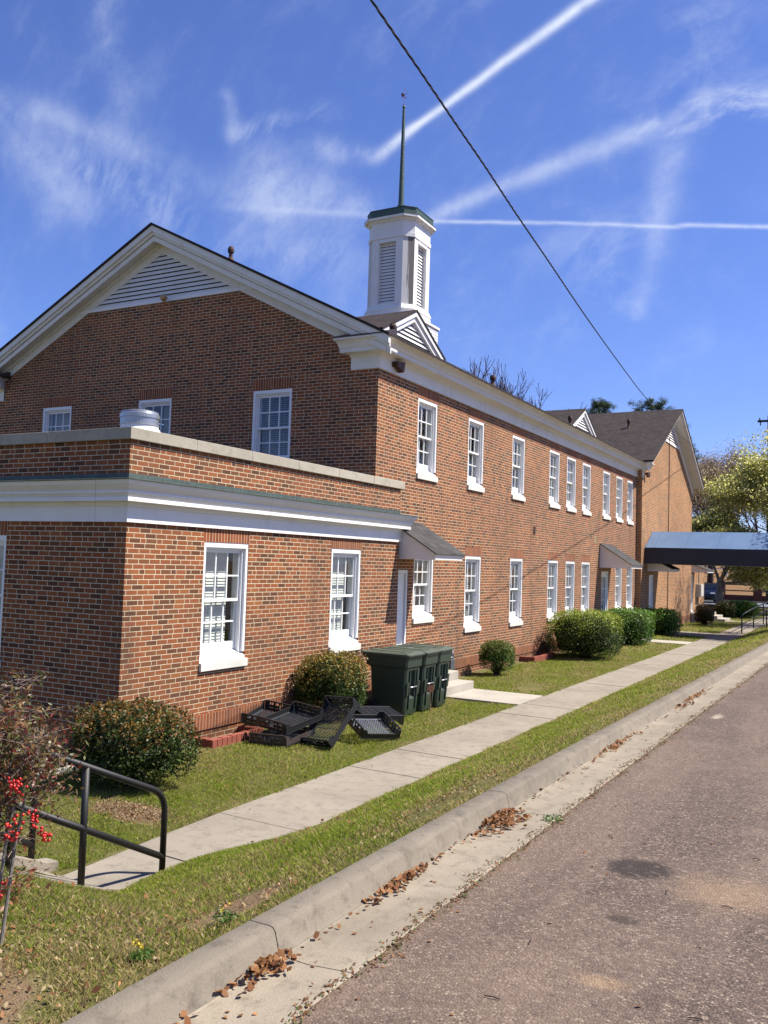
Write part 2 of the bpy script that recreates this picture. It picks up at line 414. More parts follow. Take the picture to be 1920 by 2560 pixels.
def wall_grid(mb, axis, c, inn, u0, u1, z0, z1, openings, bands, zs=()):
    """outer face at plane axis=c, inner face at c+inn; openings (ua,ub,za,zb);
    bands (ua,ub,za,zb,mat) choose the material of outer cells"""
    us = {u0, u1}; zz = {z0, z1} | set(zs)
    for o in openings: us |= {o[0], o[1]}; zz |= {o[2], o[3]}
    for b in bands: us |= {b[0], b[1]}; zz |= {b[2], b[3]}
    us = sorted(x for x in us if u0 <= x <= u1); zz = sorted(x for x in zz if z0 <= x <= z1)
    def P(u, z, d):
        return (c + d, u, z) if axis == 'x' else (u, c + d, z)
    def isopen(u, z):
        return any(o[0] < u < o[1] and o[2] < z < o[3] for o in openings)
    for i in range(len(us)-1):
        for j in range(len(zz)-1):
            a, b, e, f = us[i], us[i+1], zz[j], zz[j+1]
            um, zm = (a+b)/2, (e+f)/2
            if isopen(um, zm): continue
            m = 0
            for q in bands:
                if q[0] < um < q[1] and q[2] < zm < q[3]: m = q[4]
            mb.poly([P(a,e,0), P(b,e,0), P(b,f,0), P(a,f,0)], m)
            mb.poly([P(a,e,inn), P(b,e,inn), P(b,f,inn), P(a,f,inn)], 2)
    for o in openings:
        a, b, e, f = o
        mb.poly([P(a,e,0), P(a,f,0), P(a,f,inn), P(a,e,inn)], 0)
        mb.poly([P(b,e,0), P(b,f,0), P(b,f,inn), P(b,e,inn)], 0)
        mb.poly([P(a,f,0), P(b,f,0), P(b,f,inn), P(a,f,inn)], 1)
        mb.poly([P(a,e,0), P(b,e,0), P(b,e,inn), P(a,e,inn)], 0)
    for (a, e, b, f) in ((u1,z0,u1,z1), (u0,z1,u1,z1), (u0,z0,u1,z0))[:2] if axis == 'x' else ((u0,z0,u0,z1), (u0,z1,u1,z1)):
        mb.poly([P(a,e,0), P(b,f,0), P(b,f,inn), P(a,e,inn)], 0)

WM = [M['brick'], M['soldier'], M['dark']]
WW = 1.05
up_y = [17.34, 20.13, 23.20, 26.44, 28.22, 30.02, 32.67, 34.60, 36.36]
lo_y = [17.34, 20.13, 23.22, 26.46, 28.28, 30.08, 34.66, 36.46]
UZ = (4.62, 6.29); LZ = (1.12, 2.87)
door1 = (16.28, 17.08, 0.36, 2.50); door2 = (32.62, 33.62, 0.30, 2.56)
ops = [(y, y+0.99, *UZ) for y in up_y] + [(y, y+0.99, *(LZ if i else (1.46, 2.87))) for i, y in enumerate(lo_y)] + [door1, door2]
bands = [(y-0.02, y+1.03, 6.29, 6.52, 1) for y in up_y] + [(y-0.02, y+1.03, 2.87, 3.08, 1) for y in lo_y] + [(YM0, YM1, 0.16, 0.40, 1)]
mb = MB(); wall_grid(mb, 'x', XM, -TH, YM0, YM1, -0.3, 6.86, ops, bands)
mb.box(XM-TH, XM+0.022, YM0+0.45, YM1-0.01, 0.175, 0.40, 1)          # projecting water table of upright bricks
# gable wall (faces the camera side)
gx = [-18.49, -15.23, -11.87]
gops = [(x, x+1.02, *UZ) for x in gx]
gb = [(x-0.02, x+1.04, 6.31, 6.54, 1) for x in gx]
wall_grid(mb, 'y', YM0, TH, XL, XM-0.001, 3.2, 6.56, gops, gb)
g = [(XL, 6.561), (XM-0.001, 6.561), (XM-0.001, 6.98), (-12.02, 8.57), (-17.34, 8.57), (XL, 6.98)]
mb.poly([(x, YM0, z) for x, z in g], 0)
mb.poly([(x, YM0+TH, z) for x, z in g], 2)
# left wall and dark floor between storeys
mb.box(XL, XL+TH, YM0+TH, YM1, 0, 6.9, 0)
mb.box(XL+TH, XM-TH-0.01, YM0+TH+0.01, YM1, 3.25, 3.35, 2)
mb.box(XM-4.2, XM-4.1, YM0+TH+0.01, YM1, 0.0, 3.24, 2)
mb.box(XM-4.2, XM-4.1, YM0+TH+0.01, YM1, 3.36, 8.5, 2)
mb.build('wall', WM, bld)

# annex
mb = MB()
aw = [(10.10, 11.15), (13.58, 14.62)]
aops = [(a, b, *LZ) for a, b in aw]
ab = [(a-0.02, b+0.03, 2.87, 3.10, 1) for a, b in aw] + [(YA0, YA1, 0.14, 0.38, 1)]
wall_grid(mb, 'x', XA, -TH, YA0, YA1, -0.5, 4.16, aops, ab)
mb.box(XA-TH, XA+0.02, YA0+0.0, YA1, 0.155, 0.38, 1)
XAL = -20.6
a2 = [(-11.82, -10.80)]
wall_grid(mb, 'y', YA0, TH, XAL, XA-0.001, -1.0, 4.16, [(a, b, *LZ) for a, b in a2], [(a-0.02, b+0.02, 2.87, 3.10, 1) for a, b in a2] + [(XAL, XA, 0.14, 0.38, 1)])
mb.poly([(XA, YA1, -0.5), (XM, YA1, -0.5), (XM, YA1, 4.16), (XA, YA1, 4.16)], 0)
mb.box(XA-TH-0.01, XAL, YA0+TH+0.01, YM0-0.01, 3.80, 3.92, 2)       # flat roof deck behind the parapet
mb.box(XA-3.2, XA-3.1, YA0+TH+0.02, YM0-0.02, 0, 3.79, 2)
mb.build('annex_wall', WM, bld)

# coping stones with joints
mb = MB()
def coping_run(axis, c0, c1, a, b, z0, z1, step):
    n = max(1, int(round((b-a)/step))); L = (b-a)/n
    for i in range(n):
        p, q = a + i*L + (0.006 if i else 0), a + (i+1)*L - (0.006 if i < n-1 else 0)
        if axis == 'x': mb.box(c0, c1, p, q, z0, z1)
        else: mb.box(p, q, c0, c1, z0, z1)
        if i < n-1:
            if axis == 'x': mb.box(c0+0.004, c1-0.004, q, q+0.012, z0+0.004, z1-0.003, 1)
            else: mb.box(q, q+0.012, c0+0.004, c1-0.004, z0+0.004, z1-0.003, 1)
coping_run('x', XA-TH-0.05, XA+0.05, YA0-0.05, YA1+0.10, 4.155, 4.31, 1.35)
coping_run('y', YA0-0.05, YA0+TH+0.05, XAL, XA-TH-0.052, 4.155, 4.31, 1.20)
mb.build('coping', [M['coping'], M['mortarjoint']], bld, bevel=0.008)

def cornice(name, prof, path, mat, parent):
    """prof (d,z) outward from the wall; path: list of (x,y, ox,oy) with mitre direction"""
    mb = MB()
    rows = [[(x + ox*d, y + oy*d, z) for d, z in prof] for x, y, ox, oy in path]
    mb.grid(rows)
    mb.poly(rows[0][::-1]); mb.poly(rows[-1])
    return mb.build(name, mat, parent)
pa = [(-0.05, 3.07), (0.04, 3.07), (0.04, 3.265), (0.05, 3.275), (0.06, 3.30), (0.08, 3.33), (0.175, 3.335), (0.175, 3.385), (0.162, 3.392), (0.185, 3.425), (0.20, 3.44), (0.20, 3.465), (0.19, 3.472), (0.215, 3.50), (0.26, 3.55), (0.28, 3.60), (-0.05, 3.60)]
cornice('annex_cornice', pa, [(XAL, YA0, 0, -1), (XA, YA0, 1, -1), (XA, YA1, 1, 1), (XM-0.02, YA1, 0, 1)], M['white'], bld)
pf = [(-0.03, 3.602), (0.30, 3.602), (0.302, 3.612), (0.29, 3.617), (0.012, 3.648), (0.012, 3.712), (-0.03, 3.715)]
cornice('copper_flashing', pf, [(XAL, YA0, 0, -1), (XA, YA0, 1, -1), (XA, YA1, 1, 1), (XM-0.02, YA1, 0, 1)], M['copper'], bld)
pe = [(0.385, 3.600), (0.407, 3.600), (0.409, 3.612), (0.385, 3.612)]
# main cornice
pm = [(-0.05, 6.56), (0.03, 6.56), (0.03, 6.80), (0.045, 6.815), (0.07, 6.855), (0.10, 6.865), (0.26, 6.872), (0.26, 6.955), (0.275, 6.965), (0.285, 6.985), (0.30, 7.03), (0.35, 7.09), (0.385, 7.105), (0.40, 7.11), (0.40, 7.15), (-0.05, 7.15)]
path = [(XM-0.62, YM0-0.0, 0, -1), (XM, YM0, 1, -1), (XM, YM1+0.02, 1, 0)]
path[0] = (XM-0.62, YM0, -0.6, -1)
cornice('cornice', pm, path, M['cream'], bld)
# inner corner: the cornice turns onto the wing and stops
cornice('cornice_return', pm, [(XM+0.36, YM1-0.001, 0, -1), (XW-0.0, YM1-0.001, 0, -1), (XW, YM1-0.001, 1, -1), (XW, YM1+0.22, 1, 0.6)][1:], M['cream'], bld)
# left corner return of the gable
cornice('cornice_return', pm, [(XL, YM0, -1, -1), (XL+0.62, YM0, 0.6, -1)], M['cream'], bld)
# small sloped caps on the returns
for x0, x1 in ((XM-0.62-0.24, XM+0.40), (XL-0.40, XL+0.86)):
    mb = MB()
    mb.prism([(YM0-0.42, 7.152), (YM0-0.005, 7.152), (YM0-0.005, 7.32), (YM0-0.42, 7.175)], x0, x1, 'x')
    mb.build('return_cap', M['roofedge'], bld)

# ---- main roof: two slopes with a real thickness
SL = 0.503; ZR = 10.35; YF = YM0 - 0.41
def roofz(x): return ZR - SL*abs(x - XR)
XE = XM + 0.42
def roof_slab(mb, y0, y1, t=0.07, m=0):
    for s in (1, -1):
        xe = XR + s*(XE - XR)
        mb.hexa([(XR, y0, ZR-t), (xe, y0, roofz(xe)-t), (xe, y1, roofz(xe)-t), (XR, y1, ZR-t),
                 (XR, y0, ZR), (xe, y0, roofz(xe)), (xe, y1, roofz(xe)), (XR, y1, ZR)], m)
XE = XM + 0.45
mb = MB(); roof_slab(mb, YF-0.03, YM1+0.30, 0.06)
XE_keep = XE; XE = XM - 0.35; roof_slab(mb, YM1+0.30, YWR, 0.055); XE = XE_keep
roof = mb.build('roof', M['shingle'], bld)
# raking trim along the gable
mb = MB()
for s in (1, -1):
    def pt(dx, y, dz): return (XR + s*dx, y, ZR - SL*dx + dz)
    L0, L1 = 0.0, (XE - XR) - 0.02
    def rake(y0, y1, top, bot, l1=L1, l0=0.0, m=0):
        mb.hexa([pt(l0,y0,bot), pt(l1,y0,bot), pt(l1,y1,bot), pt(l0,y1,bot), pt(l0,y0,top), pt(l1,y0,top), pt(l1,y1,top), pt(l0,y1,top)], m)
    rake(YF, YF+0.05, -0.062, -0.20)
    rake(YF+0.05, YF+0.09, -0.062, -0.27)
    rake(YF+0.09, YM0-0.03, -0.28, -0.33)
    rake(YF+0.09, YF+0.13, -0.33, -0.40)
    rake(YM0-0.075, YM0-0.03, -0.335, -0.42, 6.2)
    rake(YM0-0.029, YM0-0.003, -0.345, -0.60, 5.92)
    mb.hexa([(XR+s*2.30, YM0-0.026, 8.605), (XR+s*3.05, YM0-0.026, 8.605), (XR+s*3.05, YM0-0.002, 8.605), (XR+s*2.30, YM0-0.002, 8.605), (XR+s*2.30, YM0-0.026, 8.95), (XR+s*2.75, YM0-0.026, 8.70), (XR+s*2.75, YM0-0.002, 8.70), (XR+s*2.30, YM0-0.002, 8.95)])
mb.build('rake_trim', M['cream'], bld)

# ---- louvred gable vent
def louvre_triangle(name, axis, c, out, cx, zb, half, apex, parent, frame=0.09, pitch=0.105, mat=None):
    """triangular vent: out = outward sign along the axis"""
    mb = MB(); mat = mat or M['white']
    sl = (apex - zb)/half
    def P(u, d, z): return (c + out*d, u, z) if axis == 'x' else (u, c + out*d, z)
    def seg(p, q, w, d0, d1):
        (u0, z0), (u1, z1) = p, q
        mb.hexa([P(u0,d0,z0), P(u1,d0,z1), P(u1,d1,z1), P(u0,d1,z0), P(u0,d0,z0+w), P(u1,d0,z1+w), P(u1,d1,z1+w), P(u0,d1,z0+w)])
    mb.hexa([P(cx-half,0,zb), P(cx+half,0,zb), P(cx+half,0.038,zb), P(cx-half,0.038,zb), P(cx-half+0.1,0,zb+frame), P(cx+half-0.1,0,zb+frame), P(cx+half-0.1,0.038,zb+frame), P(cx-half+0.1,0.038,zb+frame)])
    w = frame*1.2
    seg((cx-half, zb+0.0), (cx, apex), w, 0, 0.032); seg((cx+half, zb+0.0), (cx, apex), w, 0, 0.032)
    z = zb + frame
    back = MB()
    while z < apex - pitch*0.6:
        h = (apex - z)/sl
        if h > 0.06:
            # slat slopes down and out
            mb.hexa([P(cx-h,0.022,z), P(cx+h,0.022,z), P(cx+h,0.034,z), P(cx-h,0.034,z), P(cx-h+0.05,-0.022,z+pitch*0.88), P(cx+h-0.05,-0.022,z+pitch*0.88), P(cx+h-0.05,-0.010,z+pitch*0.88), P(cx-h+0.05,-0.010,z+pitch*0.88)])
        z += pitch
    o = mb.build(name, mat, parent)
    back.poly([P(cx-half,-0.07,zb), P(cx+half,-0.07,zb), P(cx,-0.07,apex)])
    b = back.build('vent_backing', M['dark'], None); b.parent = o; b.location = -(bld.location)
    return o
louvre_triangle('gable_vent', 'y', YM0, -1, XR, 8.57, 2.78, 9.93, bld, 0.07)
mb = MB(); mb.lathe([(0.02, 0), (0.075, 0.0), (0.075, 0.10), (0.03, 0.13)], (0, 0, 0), 14)
o = mb.build('floodlight', plain('tan_lamp_plastic', (0.55, 0.36, 0.16), 0.5), bld, world=False); o.location = Vector((-14.4, YM0-0.16, 8.58)) - bld.location; o.rotation_euler = (R(70), 0, 0)

# ---- the two gablets on the street slope
def gablet(yc, x=-10.0, half=1.62, za=8.90):
    zb = za - SL*half
    mb = MB(); xb = XR + (ZR - za)/SL
    for s in (1, -1):
        # roof plane from the ridge down to the main slope
        e = (x+0.14, yc + s*(half+0.10), za - SL*(half+0.10))
        xv = XR + (ZR - e[2])/SL
        t = 0.05
        mb.hexa([(x+0.14, yc, za-t), (xb-0.1, yc, za-t), (xv, e[1], e[2]-t), (x+0.14, e[1], e[2]-t),
                 (x+0.14, yc, za), (xb-0.1, yc, za), (xv, e[1], e[2]), (x+0.14, e[1], e[2])])
    r = mb.build('gablet_roof', M['shingle'], bld)
    mb = MB()
    for s in (1, -1):
        def pt(l, xx, dz): return (xx, yc + s*l, za - SL*l + dz)
        for (x0, x1, top, bot) in ((x+0.07, x+0.12, -0.055, -0.17), (x, x+0.075, -0.055, -0.30)):
            mb.hexa([pt(0,x0,bot), pt(0,x1,bot), pt(half+0.08,x1,bot), pt(half+0.08,x0,bot), pt(0,x0,top), pt(0,x1,top), pt(half+0.08,x1,top), pt(half+0.08,x0,top)])
    mb.poly([(x-0.09, yc-half, zb-0.5), (x-0.09, yc+half, zb-0.5), (x-0.09, yc+half, zb), (x-0.09, yc, za-0.05), (x-0.09, yc-half, zb)])
    mb.build('gablet_trim', M['white'], bld)
    louvre_triangle('gablet_vent', 'x', x-0.01, 1, yc, zb-0.14, half-0.14, za-0.36, bld, 0.04, 0.105, M['white'])
gablet(19.35); gablet(34.1)

# ---- wing
mb = MB()
d3 = (39.55, 40.45, 0.12, 2.45)
wall_grid(mb, 'x', XW, -TH, YW0, YW1, -0.3, 7.0, [d3], [(YW0, YW1, 0.12, 0.36, 1)])
def wz(y): return ZR2 - SL*abs(y - YWR)
ZR2 = 10.41
g = [(YW0, 7.001), (YW1, 7.001), (YW1, wz(YW1)-0.30), (YWR, ZR2-0.30), (YW0, wz(YW0)-0.30)]
mb.poly([(XW, y, z) for y, z in g], 0); mb.poly([(XW-TH, y, z) for y, z in g], 2)
mb.poly([(XM-0.05, YW0, -0.3), (XW, YW0, -0.3), (XW, YW0, 7.1), (XM-0.05, YW0, 7.1)], 0)
mb.box(XW-11, XW-0.01, YW1-TH, YW1, -0.3, 7.0, 0)
mb.box(XW-3, XW-2.9, YW0+0.1, YW1-0.3, 0, 7, 2)
# low extension beyond the wing
wall_grid(mb, 'x', XW-0.40, -TH, YW1-0.3, 56.5, -0.3, 3.3, [(51.7, 52.65, 0.45, 2.5)], [])
mb.box(XW-6, XW-0.41, 56.22, 56.5, -0.3, 3.3, 0)
mb.box(XW-6, XW-0.39, YW1+0.01, 56.5, 3.301, 3.38, 2)
mb.build('wing_wall', [M['wingbrick'], M['soldier'], M['dark']], bld)
mb = MB()
for s in (1, -1):
    ye = YWR + s*(YWR - YW0 + 0.42)
    for (x0, x1) in ((-24.0, XW+0.55),):
        t = 0.07
        mb.hexa([(x0, YWR, ZR2-t), (x1, YWR, ZR2-t), (x1, ye, wz(ye)-t), (x0, ye, wz(ye)-t), (x0, YWR, ZR2), (x1, YWR, ZR2), (x1, ye, wz(ye)), (x0, ye, wz(ye))])
mb.build('wing_roof', M['shingle'], bld)
mb = MB()
for s in (1, -1):
    def pt(l, xx, dz): return (xx, YWR + s*l, ZR2 - SL*l + dz)
    for (x0, x1, top, bot) in ((XW+0.47, XW+0.52, -0.072, -0.17), (XW+0.43, XW+0.47, -0.072, -0.24), (XW+0.02, XW+0.43, -0.25, -0.30), (XW+0.003, XW+0.03, -0.305, -0.70)):
        l1 = 6.3 if x0 > XW+0.2 else 6.0
        if s == -1 and x0 > XW+0.4: bot = -0.115
        mb.hexa([pt(0,x0,bot), pt(0,x1,bot), pt(l1,x1,bot), pt(l1,x0,bot), pt(0,x0,top), pt(0,x1,top), pt(l1,x1,top), pt(l1,x0,top)])
mb.build('wing_rake_trim', M['cream'], bld)
louvre_triangle('gable_vent', 'x', XW, 1, YWR+0.2, 8.70, 2.2, 9.78, bld, 0.09, 0.12)
mb = MB(); mb.tube([(XW+0.04, 43.4, 0.4), (XW+0.04, 43.4, 9.0)], 0.02, 6)
mb.build('conduit', plain('brick_coloured_conduit', (0.12, 0.06, 0.04), 0.7), bld)

# ---- windows: one prototype per size, then copies
def window_proto(w, h, axis, blind=True, sl=0.2):
    """local frame: u along wall 0..w, d outward (+), z 0..h; window faces +x (axis x) or -y (axis y)"""
    T = (lambda u, d, z: (d, u, z)) if axis == 'x' else (lambda u, d, z: (u, -d, z))
    def bx(mb, u0, u1, d0, d1, z0, z1, m=0):
        a = T(u0, d0, z0); b = T(u1, d1, z1)
        mb.box(a[0], b[0], a[1], b[1], a[2], b[2], m)
    fr = MB(); cw = 0.055
    # brick mould and deep jambs
    for (u0, u1) in ((0, cw), (w-cw, w)): bx(fr, u0, u1, -0.05, -0.008, 0.10, h)
    bx(fr, cw, w-cw, -0.05, -0.008, h-cw-0.02, h)
    for (u0, u1) in ((0.0, cw+0.022), (w-cw-0.022, w)): bx(fr, u0, u1, -0.24, -0.051, 0.06, h)
    bx(fr, cw+0.022, w-cw-0.022, -0.24, -0.051, h-cw-0.05, h)
    for (u0, u1) in ((cw, cw+0.035), (w-cw-0.035, w-cw)): bx(fr, u0, u1, -0.085, -0.0512, 0.1, h-0.06)
    f = fr.build('window', M['window_white'], None)
    sb = MB()
    a = [T(0, -0.24, 0.045), T(w, -0.24, 0.045), T(w, 0.0, 0.0), T(0, 0.0, 0.0), T(0, -0.24, 0.19), T(w, -0.24, 0.19), T(w, -0.004, 0.045), T(0, -0.004, 0.045)]
    sb.hexa(a)
    s_ = sb.build('sloping_sill', M['window_white'], None); s_.parent = f
    st = MB(); bx(st, -0.012, w+0.03, -0.03, 0.045, -0.122, -0.003)
    s2 = st.build('stone_sill', M['stone_sill'], None, bevel=0.006); s2.parent = f
    i0, i1 = cw+0.022, w-cw-0.022; zt = h-cw-0.05; zm = 0.135 + (zt-0.135)*0.5
    def sash(z0, z1, d, bot, top):
        sm = MB(); stl = 0.042
        bx(sm, i0, i0+stl, d-0.035, d, z0, z1); bx(sm, i1-stl, i1, d-0.035, d, z0, z1)
        bx(sm, i0+stl, i1-stl, d-0.035, d, z0, z0+bot); bx(sm, i0+stl, i1-stl, d-0.035, d, z1-top, z1)
        g0, g1, h0, h1 = i0+stl, i1-stl, z0+bot, z1-top
        for k in (1, 2):
            u = g0 + (g1-g0)*k/3; bx(sm, u-0.011, u+0.011, d-0.031, d-0.003, h0, h1)
        zc = (h0+h1)/2; bx(sm, g0, g1, d-0.030, d-0.002, zc-0.011, zc+0.011)
        so = sm.build('sash', M['window_white'], None); so.parent = f
        gm = MB(); gm.poly([T(g0, d-0.017, h0), T(g1, d-0.017, h0), T(g1, d-0.017, h1), T(g0, d-0.017, h1)])
        go = gm.build('glass_pane', M['glass'], None); go.parent = f
    sash(zm-0.02, zt, -0.088, 0.042, 0.045)
    sash(0.135, zm+0.02, -0.135, 0.12, 0.042)
    return f
def dressing(f, w, h, axis, kind):
    """blinds or curtains behind the glass, a sub-part of the window"""
    T = (lambda u, d, z: (d, u, z)) if axis == 'x' else (lambda u, d, z: (u, -d, z))
    mb = MB()
    if kind.startswith('blind'):
        lo, hi = 0.14, h-0.1
        if 'half' in kind: lo = h*0.45
        tilt = {'blind': 1.22, 'blindopen': 0.35, 'blindhalf': 0.7}[kind]
        p = 0.046; z = lo
        while z < hi:
            a = 0.028*math.sin(tilt); b = 0.028*math.cos(tilt)
            mb.poly([T(0.10, -0.235+b, z-a), T(w-0.22, -0.235+b, z-a), T(w-0.22, -0.235-b, z+a), T(0.10, -0.235-b, z+a)])
            z += p
        for u in (0.22, w-0.34): mb.tube([T(u, -0.245, lo), T(u, -0.245, hi)], 0.002, 4)
        o = mb.build('blind', M['blind'], None)
    else:
        rows = []
        u0, u1 = (0.5*w, w-0.05) if kind == 'curtain' else (0.06, w-0.06)
        for z in (0.12, h*0.55, h-0.06):
            rows.append([T(u0 + (u1-u0)*k/40, -0.33 + 0.018*math.sin(k*1.3), z) for k in range(41)])
        mb.grid(rows)
        o = mb.build('curtain', M['curtain'], None, smooth=True)
    o.parent = f
    return o
protos = {}
def place_window(loc, w, h, axis, kind):
    key = (round(w, 3), round(h, 3), axis, kind)
    L = Vector(loc) - bld.location
    if key not in protos:
        f = window_proto(w, h, axis); dressing(f, w, h, axis, kind)
        f.parent = bld; f.location = L; protos[key] = f
    else:
        src = protos[key]
        c = src.copy(); C.objects.link(c); c.parent = bld; c.location = L
        for ch in list(src.children):
            d = ch.copy(); C.objects.link(d); d.parent = c
kinds_u = ['blindopen', 'curtain', 'blindhalf', 'curtains', 'curtain', 'curtains', 'curtain', 'curtains', 'curtain']
kinds_l = ['curtain', 'blindopen', 'curtain', 'curtains', 'curtain', 'curtains', 'curtains', 'curtain']
for y, k in zip(up_y, kinds_u): place_window((XM, y, UZ[0]), 0.99, UZ[1]-UZ[0], 'x', k)
for i, (y, k) in enumerate(zip(lo_y, kinds_l)):
    z0 = LZ[0] if i else 1.46
    place_window((XM, y, z0), 0.99, 2.87-z0, 'x', k)
for i, (a, b) in enumerate(aw): place_window((XA, a, LZ[0]), b-a, LZ[1]-LZ[0], 'x', 'blind')
for a, b in a2: place_window((a, YA0, LZ[0]), b-a, LZ[1]-LZ[0], 'y', 'blind')
for x, k in zip(gx, ('curtains', 'curtain', 'blindopen')): place_window((x, YM0, UZ[0]), 1.02, UZ[1]-UZ[0], 'y', k)

# ---- doors
def door(y0, y1, z0, z1, X, lights=True):
    mb = MB()
    mb.box(X-0.17, X-0.01, y0, y0+0.06, z0, z1); mb.box(X-0.17, X-0.01, y1-0.06, y1, z0, z1)
    mb.box(X-0.17, X-0.01, y0+0.06, y1-0.06, z1-0.07, z1)
    mb.box(X-0.22, X+0.03, y0, y1, z0-0.05, z0+0.012)
    mb.build('door_frame', M['window_white'], bld)
    mb = MB(); a, b, e, f = y0+0.063, y1-0.063, z0+0.016, z1-0.074
    t0, t1 = X-0.10, X-0.055
    w = b-a
    if lights:
        mb.box(t0, t1, a, a+0.12, e, f); mb.box(t0, t1, b-0.12, b, e, f)
        mb.box(t0, t1, a+0.12, b-0.12, e, e+0.75); mb.box(t0, t1, a+0.12, b-0.12, f-0.13, f)
        for k in (1, 2):
            u = a+0.12 + (w-0.24)*k/3; mb.box(t0+0.008, t1-0.008, u-0.011, u+0.011, e+0.75, f-0.13)
        for k in (1, 2):
            z = e+0.75 + (f-0.13-e-0.75)*k/3; mb.box(t0+0.01, t1-0.01, a+0.12, b-0.12, z-0.011, z+0.011)
    else:
        mb.box(t0, t1, a, b, e, f)
        for (u0, u1) in ((a+0.09, a+w/2-0.04), (a+w/2+0.04, b-0.09)):
            for (q0, q1) in ((e+0.2, e+0.8), (e+0.95, e+1.5), (e+1.62, f-0.12)):
                mb.box(t1, t1+0.008, u0, u1, q0, q1)
    d = mb.build('door', M['window_white'], bld, bevel=0.003)
    h = MB(); zc = z0+0.98; yy = a+0.07
    h.tube([(t1, yy, zc), (t1+0.05, yy, zc)], 0.011, 8); h.lathe([(0.0, -0.024), (0.022, -0.02), (0.028, 0), (0.022, 0.02), (0.0, 0.024)], (t1+0.065, yy, zc), 10)
    h.tube([(t1, yy, zc+0.14), (t1+0.014, yy, zc+0.14)], 0.028, 12)
    ho = h.build('door_handle', M['black_metal'], None); ho.parent = d
    ho.location = -(bld.location)
    if lights:
        g = MB(); g.poly([(t0+0.02, a+0.12, e+0.75), (t0+0.02, b-0.12, e+0.75), (t0+0.02, b-0.12, f-0.13), (t0+0.02, a+0.12, f-0.13)])
        go = g.build('glass_pane', M['glass'], None); go.parent = d; go.location = -(bld.location)
door(*door1, XM, False); door(*door2, XM, True); door(*d3, XW, False); door(51.7, 52.65, 0.45, 2.5, XW-0.40, False)

# ---- door hoods: side cheeks, sloping slate roof, fascia
def hood(y0, y1, X, zb=2.735, dep=0.82, rise=0.66):
    h = MB()
    zt = zb + rise
    pr = [(X-0.0, zb), (X+dep, zb), (X+dep, zb+0.13), (X-0.0, zt)]
    for (a, b) in ((y0, y0+0.03), (y1-0.03, y1)): h.prism([(p[0], p[1]) for p in pr], a, b, 'y')
    h.box(X+dep-0.03, X+dep+0.001, y0+0.03, y1-0.03, zb, zb+0.128)
    h.box(X, X+dep-0.03, y0+0.03, y1-0.03, zb+0.02, zb+0.035)
    # raking moulding on the cheek
    for (a, b) in ((y0-0.022, y0-0.001), (y1+0.001, y1+0.022)):
        h.prism([(X, zt-0.10), (X+dep+0.02, zb+0.05), (X+dep+0.02, zb+0.135), (X, zt-0.005)], a, b, 'y')
    ho = h.build('door_hood', M['hoodpaint'], bld)
    r = MB(); ov = 0.07
    sl = (rise-0.13)/dep
    zo = zt + 0.005
    r.prism([(X+0.002, zo), (X+dep+0.05, zo - sl*(dep+0.05)), (X+dep+0.05, zo - sl*(dep+0.05)+0.022), (X+0.002, zo+0.03)], y0-ov, y1+ov, 'y')
    ro = r.build('hood_roof', M['slate'], None); ro.parent = ho; ro.location = -(bld.location)
hood(16.20, 17.56, XM+0.002, 2.735, 1.05, 0.77)
hood(32.35, 34.0, XM+0.002, 2.70, 1.15, 0.85)
hood(39.2, 40.9, XW+0.002, 2.62, 1.0, 0.6)
hood(51.2, 53.2, XW-0.39, 2.62, 1.0, 0.5)

# ---- corner floodlights
for (x, y, z, rz) in ((XM+0.03, 16.05, 6.74, 0.35), (XW+0.03, YM1+0.35, 6.74, 0.2)):
    mb = MB()
    mb.lathe([(0.0, 0), (0.05, 0.0), (0.05, 0.03), (0.0, 0.03)], (0, 0, 0), 12)
    o = MB()
    o.tube([(0.0, 0, 0), (0.04, 0, 0)], 0.05, 14); o.tube([(0.03, 0, 0), (0.08, 0.01, -0.005)], 0.02, 8)
    # tapered housing, wide lens end facing down the wall
    o.hexa([(0.05, 0.0, -0.05), (0.12, 0.0, -0.05), (0.16, 0.23, -0.135), (0.01, 0.23, -0.135), (0.05, 0.0, 0.06), (0.12, 0.0, 0.06), (0.17, 0.25, 0.085), (0.01, 0.25, 0.085)])
    ob = o.build('floodlight', M['bronze'], bld, world=False, bevel=0.004)
    ob.location = Vector((x, y, z)) - bld.location

# ---- vent pipes on the roofs
for (x, y, h, r) in ((-13.0, 15.95, 0.30, 0.045), (-9.2, 16.9, 0.26, 0.05), (-9.0, 22.25, 0.28, 0.05), (-9.6, 31.2, 0.34, 0.05), (-10.0, 41.6, 0.40, 0.05)):
    z = max(roofz(x), 0) if y < 38 else wz(y)
    mb = MB()
    mb.lathe([(r*2.2, -0.06), (r*1.5, 0.02), (r, 0.06), (r, h*0.55), (r*1.6, h*0.56), (r*1.7, h*0.78), (r*1.2, h), (0.001, h+0.005)], (x, y, z), 14)
    mb.build('vent_pipe', M['rustpipe'], bld, smooth=False)

# ---- round exhaust vent on the annex roof
mb = MB(); c = (-9.92, 10.15, 0)
mb.lathe([(0.40, 3.93), (0.40, 4.42), (0.385, 4.45), (0.285, 4.60), (0.285, 4.63), (0.30, 4.635)], c, 40)
vent = mb.build('roof_exhaust', M['galvwhite'], bld, smooth=False)
mb = MB(); mb.lathe([(0.275, 4.62), (0.29, 4.632), (0.29, 4.74), (0.302, 4.742), (0.302, 4.80), (0.285, 4.81), (0.278, 4.842), (0.20, 4.862), (0.001, 4.872)], c, 40)
cap = mb.build('vent_cowl', M['galv'], None); cap.parent = vent; cap.location = -(bld.location)

